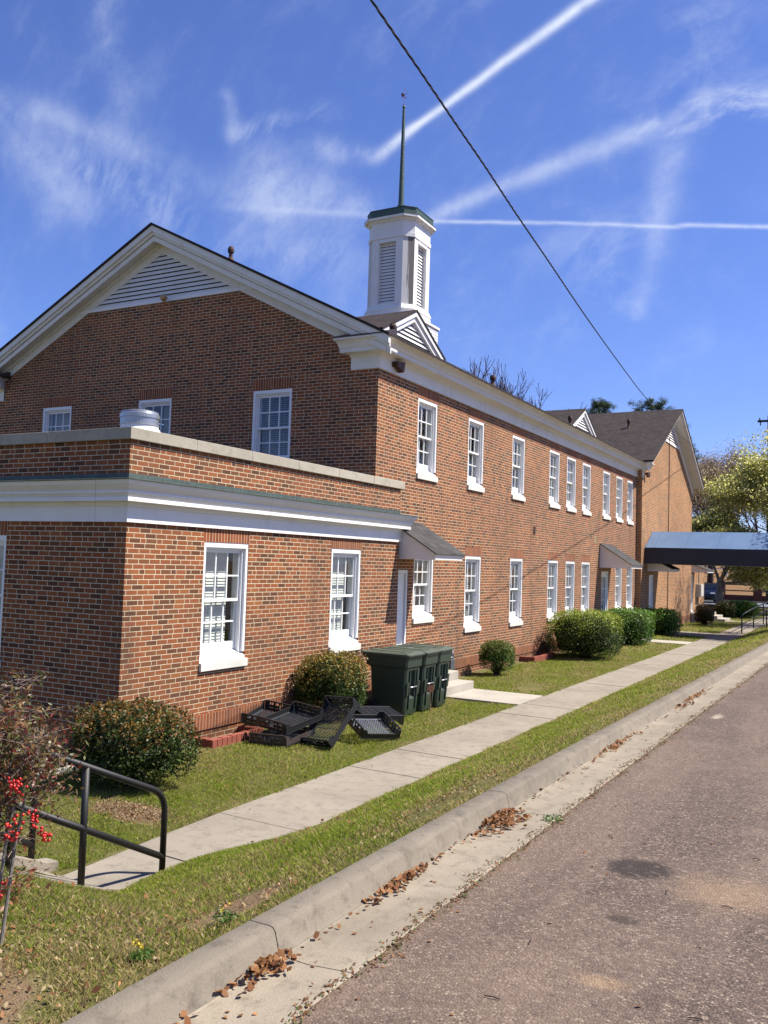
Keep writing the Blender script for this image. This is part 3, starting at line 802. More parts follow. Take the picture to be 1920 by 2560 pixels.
# ---- steeple
XC, YC = XR, 27.28
def octa(hw, leg):
    a = hw; b = hw - leg
    return [(b,-a),(a,-b),(a,b),(b,a),(-b,a),(-a,b),(-a,-b),(-b,-a)]
def octring(mb, levels, m=0):
    rows = [[(XC+p[0], YC+p[1], z) for p in octa(hw, leg)] for hw, leg, z in levels]
    b = len(mb.v); mb.grid(rows, m, True)
    mb.poly(rows[0][::-1], m); mb.poly(rows[-1], m)
mb = MB()
# square clapboard base
for i in range(9):
    z0 = 10.0 + i*0.105
    mb.hexa([(XC-1.075, YC-1.075, z0), (XC+1.075, YC-1.075, z0), (XC+1.075, YC+1.075, z0), (XC-1.075, YC+1.075, z0),
             (XC-1.062, YC-1.062, z0+0.105), (XC+1.062, YC-1.062, z0+0.105), (XC+1.062, YC+1.062, z0+0.105), (XC-1.062, YC+1.062, z0+0.105)])
mb.box(XC-1.12, XC+1.12, YC-1.12, YC+1.12, 10.95, 11.03)
mb.hexa([(XC-1.10, YC-1.10, 11.03), (XC+1.10, YC-1.10, 11.03), (XC+1.10, YC+1.10, 11.03), (XC-1.10, YC+1.10, 11.03),
         (XC-0.97, YC-0.97, 11.10), (XC+0.97, YC-0.97, 11.10), (XC+0.97, YC+0.97, 11.10), (XC-0.97, YC+0.97, 11.10)])
mb.build('steeple_base', M['white'], bld)
mb = MB()
octring(mb, [(0.97, 0.33, 11.05), (0.97, 0.33, 11.27)])
octring(mb, [(0.985, 0.33, 11.27), (0.985, 0.33, 11.30), (0.93, 0.31, 11.44), (0.93, 0.31, 11.46)])
# corner piers and panels around the four openings
hw, lg = 0.90, 0.30; b = hw - lg; ow = 0.33
for k in range(4):
    ca, sa = math.cos(k*PI/2), math.sin(k*PI/2)
    def Q(u, d, z): # face k, u along, d outward
        x, y = u, -d
        return (XC + ca*x - sa*y, YC + sa*x + ca*y, z)
    def slab(u0, u1, d0, d1, z0, z1):
        mb.hexa([Q(u0,d1,z0), Q(u1,d1,z0), Q(u1,d0,z0), Q(u0,d0,z0), Q(u0,d1,z1), Q(u1,d1,z1), Q(u1,d0,z1), Q(u0,d0,z1)])
    slab(-b, -ow, hw-0.30, hw, 11.46, 13.80); slab(ow, b, hw-0.30, hw, 11.46, 13.80)
    slab(-ow, ow, hw-0.30, hw-0.002, 13.66, 13.80); slab(-ow, ow, hw-0.30, hw-0.002, 11.46, 11.52)
    slab(-ow-0.02, ow+0.02, hw, hw+0.012, 13.66, 13.76)
octring(mb, [(0.90, 0.30, 13.80), (0.90, 0.30, 14.36)])
octring(mb, [(0.925, 0.31, 13.80), (0.925, 0.31, 13.94)])
octring(mb, [(0.92, 0.30, 14.36), (0.95, 0.31, 14.40), (0.98, 0.32, 14.43), (1.06, 0.35, 14.45), (1.06, 0.35, 14.53), (1.03, 0.34, 14.55)])
mb.build('belfry', M['white'], bld)
mb = MB()
for k, (sx, sy) in enumerate(((1,-1), (1,1), (-1,1), (-1,-1))):
    p = [(sx*b, sy*hw), (sx*hw, sy*b)]
    q = [(sx*(b-0.02), sy*(hw-0.2)), (sx*(hw-0.2), sy*(b-0.02))]
    base = [(XC+p[0][0], YC+p[0][1]), (XC+p[1][0], YC+p[1][1]), (XC+q[1][0], YC+q[1][1]), (XC+q[0][0], YC+q[0][1])]
    mb.prism(base, 11.46, 13.80, 'z')
mb.build('corner_boards', M['weathered'], bld)
# louvres
for k in range(4):
    mb = MB(); ca, sa = math.cos(k*PI/2), math.sin(k*PI/2)
    def Q(u, d, z):
        x, y = u, -d
        return (XC + ca*x - sa*y, YC + sa*x + ca*y, z)
    z = 11.54
    while z < 13.62:
        mb.hexa([Q(-ow,hw-0.13,z), Q(ow,hw-0.13,z), Q(ow,hw-0.118,z+0.004), Q(-ow,hw-0.118,z+0.004), Q(-ow,hw-0.175,z+0.104), Q(ow,hw-0.175,z+0.104), Q(ow,hw-0.160,z+0.104), Q(-ow,hw-0.160,z+0.104)])
        z += 0.112
    mb.poly([Q(-ow,hw-0.26,11.46), Q(ow,hw-0.26,11.46), Q(ow,hw-0.26,13.7), Q(-ow,hw-0.26,13.7)], 1)
    mb.build('louvre_panel', [M['white'], M['dark']], bld)
mb = MB()
octring(mb, [(1.07, 0.36, 14.531), (1.07, 0.36, 14.545), (1.00, 0.33, 14.56), (0.97, 0.32, 14.565), (0.97, 0.32, 14.80), (0.985, 0.325, 14.80), (0.985, 0.325, 14.82), (0.2, 0.07, 14.97)])
mb.build('copper_cap', M['spire'], bld)
mb = MB(); prof = [(0.13, 14.93), (0.13, 15.28), (0.10, 15.30)]
z = 15.30
for i in range(13):
    r0 = 0.098 - 0.052*(i/13); r1 = 0.098 - 0.052*((i+1)/13)
    prof += [(r0, z), (r0, z+0.02), (r1, z+0.26), (r1+0.004, z+0.262)]; z += 0.272
prof += [(0.05, z), (0.065, z+0.03), (0.045, z+0.07), (0.01, z+0.10)]
mb.lathe([(r, zz) for r, zz in prof], (XC, YC, 0), 12)
mb.build('spire', M['spire'], bld)
mb = MB()
mb.tube([(XC, YC, z+0.05), (XC, YC, z+0.78)], 0.008, 6)
mb.tube([(XC-0.12, YC, z+0.40), (XC+0.12, YC, z+0.52)], 0.007, 6)
mb.poly([(XC-0.14, YC, z+0.52), (XC-0.05, YC, z+0.40), (XC, YC, z+0.44), (XC-0.02, YC, z+0.52), (XC-0.10, YC+0.01, z+0.60)])
mb.poly([(XC+0.05, YC, z+0.42), (XC+0.10, YC, z+0.34), (XC+0.02, YC, z+0.36)])
mb.lathe([(0.0, -0.03), (0.03, 0.0), (0.0, 0.03)], (XC, YC, z+0.12), 8)
mb.build('weather_vane', plain('rusty_red_vane', (0.28, 0.07, 0.06), 0.6), bld)
# wall fittings: small dark vent in the brick, tan patch
mb = MB(); mb.box(XM-0.01, XM+0.012, 25.05, 25.22, 3.62, 3.83); mb.build('wall_vent', M['bronze'], bld)
mb = MB(); mb.box(XM-0.01, XM+0.004, 31.55, 31.85, 3.55, 3.82); mb.build('access_plate', plain('tan_plate', (0.34, 0.25, 0.13), 0.7), bld)
# ------------------------------------------------------------------ terrain
def sstep(t): t = np.clip(t, 0, 1); return t*t*(3-2*t)
def kerb_z(y):
    y = np.asarray(y, dtype=float)
    z = np.where(y < 8, 0.90 + (8-y)*0.002, 0.90 - 0.0088*(y-8))
    return np.maximum(z, 0.42)
KX = -2.62
def toe_x(y):
    return -4.88 - 0.36*(1 - sstep((np.asarray(y, dtype=float) - 5.7)/1.8))
def ground_z(x, y):
    x = np.asarray(x, dtype=float); y = np.asarray(y, dtype=float)
    kz = kerb_z(y) - 0.012
    tx = toe_x(y)
    t = (x - tx)/(KX - 0.15 - tx)
    bank = kz*np.clip(t, 0, 1)**0.92
    stair = 0.45*np.clip(5.35 - y, 0, 2.1)
    stair = np.minimum(stair, kz)
    side = sstep((x + 7.4)/1.0)            # ground climbs beside the stair only
    z = np.maximum(bank, stair*side)
    z = z - 0.75*sstep((-8.62 - x)/0.10)*sstep((8.5 - y)/0.05)      # areaway beyond the retaining wall
    # far field: bank beyond the cross street
    far = np.clip((y - 76)/30, 0, 1.4)
    z = z + far*2.6*sstep((y-76)/6)
    z = np.where(y > 62, np.where(x > KX, z, z*(1 - sstep((y-62)/4)) + 0.35*sstep((y-62)/4) + 0*z), z)
    z = z + np.where(y > 79, (y-79)*0.075, 0)
    lump = 0.012*np.sin(x*3.1 + 1.3*np.sin(y*1.7)) + 0.010*np.sin(y*2.3 + x*1.1)
    on_path = (x > -6.05) & (x < tx + 0.1) & (y > 5.0)
    lump = np.where(on_path | (y > 60), 0, lump)
    return z + lump - 0.015

def terrain(name, xs, ys, mat, zf, mask=None):
    X, Y = np.meshgrid(xs, ys); Z = zf(X, Y)
    V = np.stack([X, Y, Z], -1).reshape(-1, 3)
    nx = len(xs); F = []
    for j in range(len(ys)-1):
        for i in range(nx-1):
            if mask and not mask((xs[i]+xs[i+1])/2, (ys[j]+ys[j+1])/2): continue
            a = j*nx + i; F.append((a, a+1, a+nx+1, a+nx))
    return np_mesh(name, V, np.array(F), mat, smooth=True)

# soil and thatch below the blades
n = NT('lawn_soil_material'); P = n.pos()
a = n.noise(1.3, P, 5, 0.65); b = n.noise(22, P, 4, 0.7); cc = n.noise(90, P, 3, 0.7)
c = n.mix(n.map(b, 0.35, 0.65), (0.13, 0.135, 0.035), (0.24, 0.22, 0.075))
c = n.mix(n.map(a, 0.50, 0.72, 0, 0.85), c, (0.34, 0.26, 0.13))
c = n.mix(n.map(cc, 0.5, 0.8, 0, 0.6), c, (0.08, 0.075, 0.03))
px, py, pz = n.sep(P)
farm = n.map(py, 60, 76, 0, 1)
c = n.mix(farm, c, n.mix(n.noise(0.5, P, 5, 0.7), (0.16, 0.085, 0.04), (0.34, 0.21, 0.10)))
# the bare worn patches
def ellipse(n, cx, cy, rx, ry, jag=0.5):
    dx = n.math('DIVIDE', n.math('SUBTRACT', px, cx), rx); dy = n.math('DIVIDE', n.math('SUBTRACT', py, cy), ry)
    d = n.math('SQRT', n.math('ADD', n.math('MULTIPLY', dx, dx), n.math('MULTIPLY', dy, dy)))
    d = n.math('ADD', d, n.math('MULTIPLY', n.math('SUBTRACT', n.noise(5, P, 4, 0.6), 0.5), jag))
    return n.map(d, 0.82, 1.05, 1, 0, True)
dirt = n.mix(n.noise(30, P, 4, 0.7), (0.20, 0.13, 0.07), (0.38, 0.27, 0.16))
for e in ((-6.75, 7.05, 0.50, 0.30), (-3.25, 2.35, 0.45, 0.35), (-2.95, 3.9, 0.15, 0.4)):
    c = n.mix(ellipse(n, *e), c, dirt)
n.bump(n.math('ADD', b, cc), 0.03, 0.8)
M['soil'] = n.fin(c, 0.95, 0, 0.15)
xs = np.unique(np.concatenate([np.linspace(-60, -21, 14), np.linspace(-21, -9, 13), np.linspace(-8.75, -8.5, 6), np.linspace(-8.4, -2.63, 60)]))
ys = np.unique(np.concatenate([np.linspace(-12, 0, 7), np.linspace(0, 9, 70), [8.44, 8.52], np.linspace(9, 30, 60), np.linspace(30, 80, 60), np.linspace(80, 130, 20)]))
terrain('lawn_ground', xs, ys, M['soil'], ground_z).__setitem__('kind', 'structure')
xs2 = np.array([-900., -300, -120, -60]); ys2 = np.array([-300., -12, 0, 40, 80, 130, 300, 900])
def far_z(x, y): return np.full_like(np.asarray(x, dtype=float), -0.9)
o = terrain('ground', np.array([-900., -300, -60, 0, 60, 300, 900]), np.array([-400., -60, -12, 0, 60, 130, 300, 900]), M['soil'], far_z); tag(o, kind='structure')

# ---- sidewalk: individual slabs
mb = MB()
sy = [4.9, 6.2, 7.5] + [7.5 + 1.31*k for k in range(1, 60)]
for i in range(0, len(sy)-1):
    y0, y1 = max(5.33, sy[i]), sy[i+1]-0.010
    if y1 > 78: break
    xl0, xl1 = -5.96 + 0.13*max(0, (7.5-y0)/2.3), -5.96 + 0.13*max(0, (7.5-y1)/2.3)
    sk = 0.05
    r0, r1 = float(toe_x(y0))-0.02, float(toe_x(y1))-0.02
    r0 = max(r0, -5.2); r1 = max(r1, -5.2)
    t = 0.012*math.sin(i*1.7)*0.4
    mb.hexa([(xl0, y0, -0.1), (r0, y0-sk, -0.1), (r1, y1-sk, -0.1), (xl1, y1, -0.1), (xl0, y0, 0.004+t), (r0, y0-sk, 0.004+t), (r1, y1-sk, 0.004), (xl1, y1, 0.004)])
tag(mb.build('sidewalk', M['sidewalk'], None, bevel=0.006), kind='structure')
mb = MB()
mb.box(-7.52, -5.975, 16.45, 17.9, -0.1, 0.012)
tag(mb.build('entry_path', M['step'], None, bevel=0.006), kind='structure')
mb = MB(); mb.box(-7.42, -5.975, 34.0, 35.3, -0.1, 0.012); mb.box(-8.3, -7.43, 33.6, 35.2, -0.1, 0.10)
tag(mb.build('entry_path', M['step'], None, bevel=0.006), kind='structure')
mb = MB(); mb.box(-8.5, -5.975, 39.0, 41.2, -0.1, 0.012); mb.box(-7.2, -5.975, 51.8, 53.2, -0.1, 0.012)
tag(mb.build('entry_path', M['sidewalk'], None, bevel=0.006), kind='structure')

# ---- kerb, gutter, road
def kz(y): return float(kerb_z(y))
mb = MB(); gm = MB()
jy = [-9.0 + 3.05*k for k in range(40)]; off = 0.385
prof = [(-2.645, -0.30), (-2.645, -0.008), (-2.635, 0.0), (-2.52, 0.0), (-2.498, -0.006), (-2.484, -0.022), (-2.462, -0.105), (-2.44, -0.118)]
for i, a in enumerate(jy):
    y0 = a + off + 0.0; y1 = y0 + 3.05 - 0.007
    rows = []
    for k in range(9):
        y = y0 + (y1-y0)*k/8; z = kz(y); w = 0.003*math.sin(y*5.1)
        rows.append([(x + (w if j in (3,4,5) else 0), y, z + dz) for j, (x, dz) in enumerate(prof)])
    mb.grid(rows); mb.poly(rows[0][::-1] + [(-2.44, y0, kz(y0)-0.3)]); mb.poly(rows[-1] + [(-2.44, y1, kz(y1)-0.3)])
    b = i*1.0
    g0, g1 = y0, y1
    rows = []
    for k in range(9):
        y = g0 + (g1-g0)*k/8; z = kz(y)
        rows.append([(-2.455, y, z-0.115), (-2.43, y, z-0.124), (-2.30, y, z-0.128), (-2.06, y, z-0.108), (-2.05, y, z-0.115), (-2.05, y, z-0.3)])
    gm.grid(rows); gm.poly(rows[0][::-1]); gm.poly(rows[-1])
kb = mb.build('kerb', M['kerb'], None, smooth=True); tag(kb, kind='structure')
kb.modifiers.new('es', 'EDGE_SPLIT').split_angle = R(62)
tag(gm.build('gutter', M['gutter'], None), kind='structure')
# joint fill
mb = MB()
rows = [[(-2.62, y, kz(y)-0.03), (-2.50, y, kz(y)-0.035), (-2.46, y, kz(y)-0.14), (-2.06, y, kz(y)-0.135)] for y in np.linspace(-10, 112, 200)]
mb.grid(rows); tag(mb.build('kerb_bed', plain('dark_joint_dirt', (0.05, 0.038, 0.028), 0.95), None), kind='structure')

n = NT('asphalt_material'); P = n.pos(); px, py, pz = n.sep(P)
v1 = n.voro(78, P, 'Color'); vd = n.voro(78, P, 'Distance'); r = n.sep(v1)
v2 = n.voro(170, P, 'Color'); r2 = n.sep(v2)
base = n.ramp(r[0], [(0.0, (0.055, 0.042, 0.035)), (0.35, (0.125, 0.095, 0.080)), (0.6, (0.185, 0.142, 0.118)), (0.8, (0.25, 0.198, 0.165)), (0.93, (0.37, 0.31, 0.255)), (1.0, (0.62, 0.55, 0.45))])
fine = n.ramp(r2[1], [(0.0, (0.05, 0.038, 0.034)), (0.6, (0.14, 0.105, 0.092)), (1.0, (0.30, 0.24, 0.20))])
c = n.mix(0.35, base, fine)
c = n.mix(n.map(vd, 0.35, 0.75, 0, 0.45), c, (0.035, 0.028, 0.026))
big = n.noise(0.7, P, 5, 0.6)
c = n.mix(n.map(big, 0.42, 0.72, 0, 0.42), c, (0.30, 0.235, 0.19))
tr = n.noise(1.0, n.scale(P, (1.8, 0.22, 1)), 4, 0.6)
mid = n.noise(4.5, P, 5, 0.7)
c = n.mix(n.map(mid, 0.42, 0.7, 0, 0.4), c, (0.10, 0.075, 0.066))
c = n.mix(n.map(tr, 0.48, 0.72, 0, 0.36), c, (0.40, 0.31, 0.25))
def el(cx, cy, rx, ry, jag=0.4, soft=0.25):
    dx = n.math('DIVIDE', n.math('SUBTRACT', px, cx), rx); dy = n.math('DIVIDE', n.math('SUBTRACT', py, cy), ry)
    d = n.math('SQRT', n.math('ADD', n.math('MULTIPLY', dx, dx), n.math('MULTIPLY', dy, dy)))
    d = n.math('ADD', d, n.math('MULTIPLY', n.math('SUBTRACT', n.noise(6, P, 4, 0.7), 0.5), jag*1.6))
    d = n.math('ADD', d, n.math('MULTIPLY', n.math('SUBTRACT', n.noise(55, P, 3, 0.7), 0.5), jag*1.8))
    return n.map(d, 1-soft, 1+soft, 1, 0, True)
ROADMARKS = [((-1.27, 5.74, 0.20, 0.19), (0.030, 0.024, 0.022), 0.85), ((-1.16, 4.86, 0.085, 0.055), (0.035, 0.028, 0.025), 0.65), ((-0.72, 5.55, 0.28, 0.24, 1.1, 0.6), (0.42, 0.31, 0.20), 0.36),
             ((-1.07, 4.08, 0.10, 0.06, 0.8, 0.6), (0.44, 0.32, 0.20), 0.5), ((-1.81, 12.62, 0.05, 0.22, 1.6, 0.6), (0.62, 0.58, 0.48), 0.6), ((-0.2, 9.5, 0.5, 2.5, 1.0, 0.7), (0.34, 0.28, 0.25), 0.4)]
for (e, col, f) in ROADMARKS:
    m_ = n.math('MULTIPLY', el(*e), f)
    c = n.mix(m_, c, col)
# loose grit against the gutter
edge = n.map(n.math('ADD', px, n.math('MULTIPLY', n.noise(6, P, 4), 0.12)), -2.0, -1.90, 0.7, 0, True)
c = n.mix(edge, c, (0.16, 0.12, 0.08))
n.bump(n.math('ADD', n.math('MULTIPLY', vd, -1.0), n.math('MULTIPLY', r[1], 0.9)), 0.006, 0.9)
pebble = n.voro(34, P, 'Color'); pb = n.sep(pebble)
c = n.mix(n.map(pb[0], 0.90, 0.97, 0, 0.28), c, (0.34, 0.28, 0.23))
c = n.mix(n.map(pb[1], 0.90, 0.97, 0, 0.3), c, (0.06, 0.048, 0.042))
c = n.mix(1.0, c, (1.03, 0.945, 0.855), 'MULTIPLY')
M['asphalt'] = n.fin(c, 0.85, 0, 0.3)
def road_z(x, y):
    x = np.asarray(x, dtype=float); y = np.asarray(y, dtype=float)
    d = np.clip(x + 2.05, 0, 40)
    return kerb_z(y) - 0.113 + 0.018*np.minimum(d, 4.2) - 0.018*np.clip(d-4.2, 0, 6)
o = terrain('road', np.concatenate([[-2.05, -1.9, -1.5, -1, 0, 1, 2.2, 4, 6.5, 10], [60.0]]), np.concatenate([np.linspace(-12, 64, 40), np.linspace(66, 130, 8)]), M['asphalt'], road_z); tag(o, kind='structure')

# cross street and its verge far away
mb = MB(); rows = []
far_a = plain('far_street_asphalt', (0.16, 0.17, 0.19), 0.8)
mb.poly([(-60, 66, 0.385), (-2.66, 66, 0.40), (-2.66, 75.0, 0.40), (-60, 75.0, 0.385)])
tag(mb.build('cross_street', far_a, None), kind='structure')
mb = MB(); mb.box(-60, -2.66, 75.0, 75.25, 0.2, 0.50)
tag(mb.build('far_kerb', M['kerb'], None), kind='structure')

# ---- steps at the annex door
st = empty('concrete_steps', (-8.1, 17.1, 0), 'two pale concrete steps below the white annex door beside the green bins', 'steps')
mb = MB(); mb.box(XM+0.01, -7.88, 16.42, 17.92, -0.1, 0.36)
mb.build('landing', M['step'], st, bevel=0.012)
mb = MB(); mb.box(-7.879, -7.50, 16.42, 17.88, -0.1, 0.18)
mb.build('tread', M['step'], st, bevel=0.012)
st = empty('concrete_steps', (-7.6, 52.4, 0), 'far pale concrete steps under the last door hood past the small dark shrub', 'steps')
mb = MB(); mb.box(XW-0.04, -7.75, 49.6, 53.2, -0.1, 0.45); mb.build('landing', M['step'], st)
mb = MB(); mb.box(-7.749, -7.4, 51.2, 53.2, -0.1, 0.30); mb.box(-7.399, -7.0, 51.2, 53.2, -0.1, 0.15); mb.build('tread', M['step'], st)

# ---- stair at the near end of the sidewalk with two pipe rails
st = empty('concrete_ramp', (-5.6, 4.5, 0), 'pale concrete ramp climbing from the near end of the sidewalk between black pipe rails', 'ramp')
mb = MB()
mb.prism([(5.33, -0.12), (5.33, 0.0), (4.30, 0.44), (3.30, 0.88), (2.6, 0.90), (2.6, -0.12)], -6.02, -5.12, 'x')
mb.build('ramp', M['sidewalk'], st, bevel=0.006)
for (x0, x1) in ((-6.17, -6.022),):
    mb = MB()
    mb.prism([(5.46, -0.1), (5.46, 0.055), (5.34, 0.075), (3.35, 0.93), (3.0, 0.95), (3.0, -0.1)], x0, x1, 'x')
    mb.build('cheek_wall', M['sidewalk'], st, bevel=0.008)
def pipe_rail(x, name_label, y3, y2, base_off=0.0, ytop=4.25, zb3=0.0, zb2=0.20):
    o = empty('pipe_handrail', (x, y3, 0), name_label, 'handrail')
    r = 0.0265; sl = 0.435
    t3 = 0.66 + base_off
    pts = []
    # top rail with the bend down into the low post
    yc, zc = y3 - 0.085, t3 - 0.085
    mb = MB()
    top = [(x, ytop, t3 + sl*(y3-ytop)), (x, y3-0.16, t3 + sl*0.16)]
    for k in range(1, 8):
        a = k/8
        p0 = (y3-0.16, t3+sl*0.16); p1 = (y3-0.005, t3+0.0); p2 = (y3, t3-0.15)
        q = [(1-a)**2*p0[i] + 2*a*(1-a)*p1[i] + a*a*p2[i] for i in (0, 1)]
        top.append((x, q[0], q[1]))
    top += [(x, y3, t3-0.15), (x, y3, zb3-0.1)]
    mb.tube(top, r, 14); mb.build('top_rail', M['black_metal'], o, smooth=True)
    mb = MB(); m3 = t3 - 0.52
    mb.tube([(x, y3, m3), (x, ytop, m3 + sl*1.15*(y3-ytop))], r, 14); mb.build('mid_rail', M['black_metal'], o, smooth=True)
    for yy, zb in ((y2, zb2), (ytop+0.02, 0.45)):
        mb = MB(); mb.tube([(x, yy, zb-0.12), (x, yy, t3 + sl*(y3-yy))], r, 14); mb.build('post', M['black_metal'], o, smooth=True)
    return o
pipe_rail(-5.205, 'near black pipe handrail rising from the sidewalk in front of the round boxwood', 5.82, 4.94)
pipe_rail(-6.08, 'second black pipe handrail behind the red berried shrub on the far side of the ramp', 5.22, 5.02, 0.10, 4.2, 0.12, 0.14)

# retaining wall continuing the annex front
mb = MB(); mb.box(-8.72, -8.56, 2.0, 8.54, -1.0, 0.03)
tag(mb.build('retaining_wall', M['step'], None, bevel=0.01), 'low pale concrete retaining wall edge running out from the annex corner behind the round boxwood', 'retaining wall')

# ---- far railings
for (x, y0, y1, lab) in ((-5.1, 42.4, 60.0, 'nearer of two black pipe railings along the far sidewalk beyond the blue canopy'), (-4.3, 44.5, 60.0, 'farther of two black pipe railings along the far sidewalk beyond the blue canopy')):
    o = empty('pipe_railing', (x, y0, 0), lab, 'railing')
    def gz(y): return float(ground_z(x, y))
    mb = MB(); mb.tube([(x, y0, 0.82+gz(y0)), (x, y0+3.2, 0.96+gz(y0+3)), (x, y1, 1.3+gz(y1))], 0.028, 8); mb.build('top_rail', M['black_metal'], o)
    mb = MB(); mb.tube([(x, y0, 0.42+gz(y0)), (x, y1, 0.9+gz(y1))], 0.024, 8); mb.build('mid_rail', M['black_metal'], o)
    for k in range(5):
        y = y0 + (y1-y0)*k/4.0 if k else y0
        t = (y-y0)
        mb = MB(); mb.tube([(x, y, -0.05), (x, y, 0.80 + gz(y) + 0.03*t)], 0.028, 8); mb.build('post', M['black_metal'], o)

# ---- low brick window wells against the wall
def well(x0, x1, y0, y1, h, lab):
    o = MB(); t = 0.10
    nb = 0
    def run(a0, a1, b0, b1, along):
        L = (a1-a0) if along == 'x' else (b1-b0); n_ = max(1, int(round(L/0.105))); 
        for i in range(n_):
            s0, s1 = i/n_, (i+1)/n_
            if along == 'x': o.box(a0+L*s0+0.004, a0+L*s1-0.004, b0, b1, -0.08, h + random.uniform(-.006, .006))
            else: o.box(a0, a1, b0+L*s0+0.004, b0+L*s1-0.004, -0.08, h + random.uniform(-.006, .006))
    run(x1-0.1, x1, y0, y1, 'y'); run(x0, x1-0.102, y0, y0+0.1, 'x'); run(x0, x1-0.102, y1-0.1, y1, 'x')
    tag(o.build('brick_window_well', M['redbrick'], None, bevel=0.006), lab, 'brick edging')
M['redbrick'] = plain('bare_red_brick', (0.33, 0.085, 0.05), 0.85, 0, 0.35, 14, 0.004)
well(XA-0.0, -8.08, 9.95, 11.15, 0.10, 'low red brick window well against the annex wall left of the black bread trays')
well(XM+0.0, -8.30, 24.1, 25.9, 0.13, 'low red brick window well against the wall beyond the smallest boxwood')

# ------------------------------------------------------------------ grass
def in_any(x, y):
    wv = 0.022*np.sin(y*9.1) + 0.018*np.sin(y*23.7 + 1)
    bad = (x > -5.94 + wv) & (x < toe_x(y) - 0.035 + wv) & (y > 4.9)
    bad |= (x > -6.19) & (x < -5.08) & (y > 2.9) & (y < 5.45)
    bad |= (x > -7.54) & (x < -5.9) & (y > 16.43) & (y < 17.92)
    bad |= (x > -8.8) & (x < -7.45) & (y > 16.4) & (y < 17.95)
    bad |= (x > -7.44) & (x < -5.9) & (y > 33.98) & (y < 35.3)
    bad |= (x < -5.9) & (y > 39.0) & (y < 41.2)
    bad |= (x < XA + 0.05) & (y > 8.4)
    bad |= (x < -8.54)
    bad |= (x > KX - 0.02)
    bad |= (x < -8.02) & (y > 9.9) & (y < 11.2)
    return bad
def blades(name, x0, x1, y0, y1, n_, h, w, label=None, seed=1):
    g = np.random.default_rng(seed)
    x = g.uniform(x0, x1, n_); y = g.uniform(y0, y1, n_)
    # clumping
    dens = 0.5 + 0.25*np.sin(x*5.3 + 2*np.sin(y*3.7)) + 0.25*np.sin(y*6.1 + 1.7*np.sin(x*4.9 + 1))
    worn = np.zeros(n_)
    for cx, cy, rx, ry in ((-6.75, 7.05, 0.52, 0.30), (-3.25, 2.35, 0.5, 0.4), (-2.95, 3.9, 0.16, 0.45), (-6.7, 19.2, 0.3, 0.7), (-2.85, 6.4, 0.12, 1.0)):
        d = np.hypot((x-cx)/rx, (y-cy)/ry) + 0.18*np.sin(x*17 + y*9)
        worn = np.maximum(worn, 1 - np.clip((d-0.7)/0.5, 0, 1))
    keep = (~in_any(x, y)) & (g.random(n_) < 0.55 + 0.45*dens) & (g.random(n_) > worn*0.93)
    x, y, dens, worn = x[keep], y[keep], dens[keep], worn[keep]; m = len(x)
    z = ground_z(x, y)
    hh = h*g.uniform(0.45, 1.15, m)*(0.7 + 0.45*dens)*(1-0.45*worn); ww = w*g.uniform(0.7, 1.3, m)
    a = g.uniform(0, 2*PI, m); lean = g.uniform(0.1, 1.15, m); b = g.uniform(0, 2*PI, m)
    dx, dy = np.cos(a)*ww, np.sin(a)*ww
    lx, ly = np.cos(b)*hh*lean, np.sin(b)*hh*lean
    base = np.stack([x, y, z], 1)
    V = np.empty((m, 4, 3))
    V[:, 0] = base + np.stack([-dx, -dy, np.zeros(m)], 1); V[:, 1] = base + np.stack([dx, dy, np.zeros(m)], 1)
    V[:, 2] = base + np.stack([lx*0.45 + dx*0.7, ly*0.45 + dy*0.7, hh*0.62], 1)
    V[:, 3] = base + np.stack([lx, ly, hh*0.95], 1)
    F = np.arange(m*4).reshape(m, 4)
    # colour: fresh green to straw
    patch = 0.5 + 0.5*np.sin(x*1.9 + 1.3*np.sin(y*1.3 + 0.5)) * np.sin(y*1.1 + 0.9*np.sin(x*2.3))
    straw = np.clip(0.16 + 0.40*patch**2 + 0.8*worn + 0.55*np.clip((x + 3.4)/0.55, 0, 1)*(0.35 + 0.65*np.sin(y*1.7 + 0.6)**2) + 0.45*np.clip((4.2-y)/1.6, 0, 1)*(x > -4.6) + 0.3*np.sin(x*2.2+y*0.7)**6, 0, 0.95)
    isd = g.random(m) < straw*0.8
    t = g.random((m, 1))
    green = np.array([0.15, 0.235, 0.018])*(1-t) + np.array([0.40, 0.47, 0.055])*t
    dry = np.array([0.40, 0.29, 0.12])*(1-t) + np.array([0.66, 0.52, 0.27])*t
    col = np.where(isd[:, None], dry, green)*g.uniform(0.75, 1.2, (m, 1))
    V = V.reshape(-1, 3)
    return V, F, col
parts = [blades('g', -5.3, -2.6, 0.8, 6.5, 190000, 0.034, 0.0019, seed=1), blades('g', -8.6, -5.9, 3.0, 9.5, 160000, 0.036, 0.0022, seed=2),
         blades('g', -5.3, -2.6, 6.5, 14, 120000, 0.036, 0.0030, seed=3), blades('g', -8.6, -5.9, 9.5, 17, 100000, 0.038, 0.0034, seed=4),
         blades('g', -8.8, -5.9, 17, 30, 80000, 0.042, 0.0055, seed=5), blades('g', -5.3, -2.6, 14, 30, 80000, 0.042, 0.0060, seed=6),
         blades('g', -9, -2.6, 30, 64, 60000, 0.06, 0.013, seed=7)]
Vs, Fs, Cs, o_ = [], [], [], 0
for V, F, c_ in parts:
    Vs.append(V); Fs.append(F + o_); Cs.append(c_); o_ += len(V)
g_ = np_mesh('grass', np.concatenate(Vs), np.concatenate(Fs), M['grass'], col=np.concatenate(Cs))
tag(g_, 'short green lawn grass mixed with straw coloured dead blades on both sides of the sidewalk', 'grass', kind='stuff')

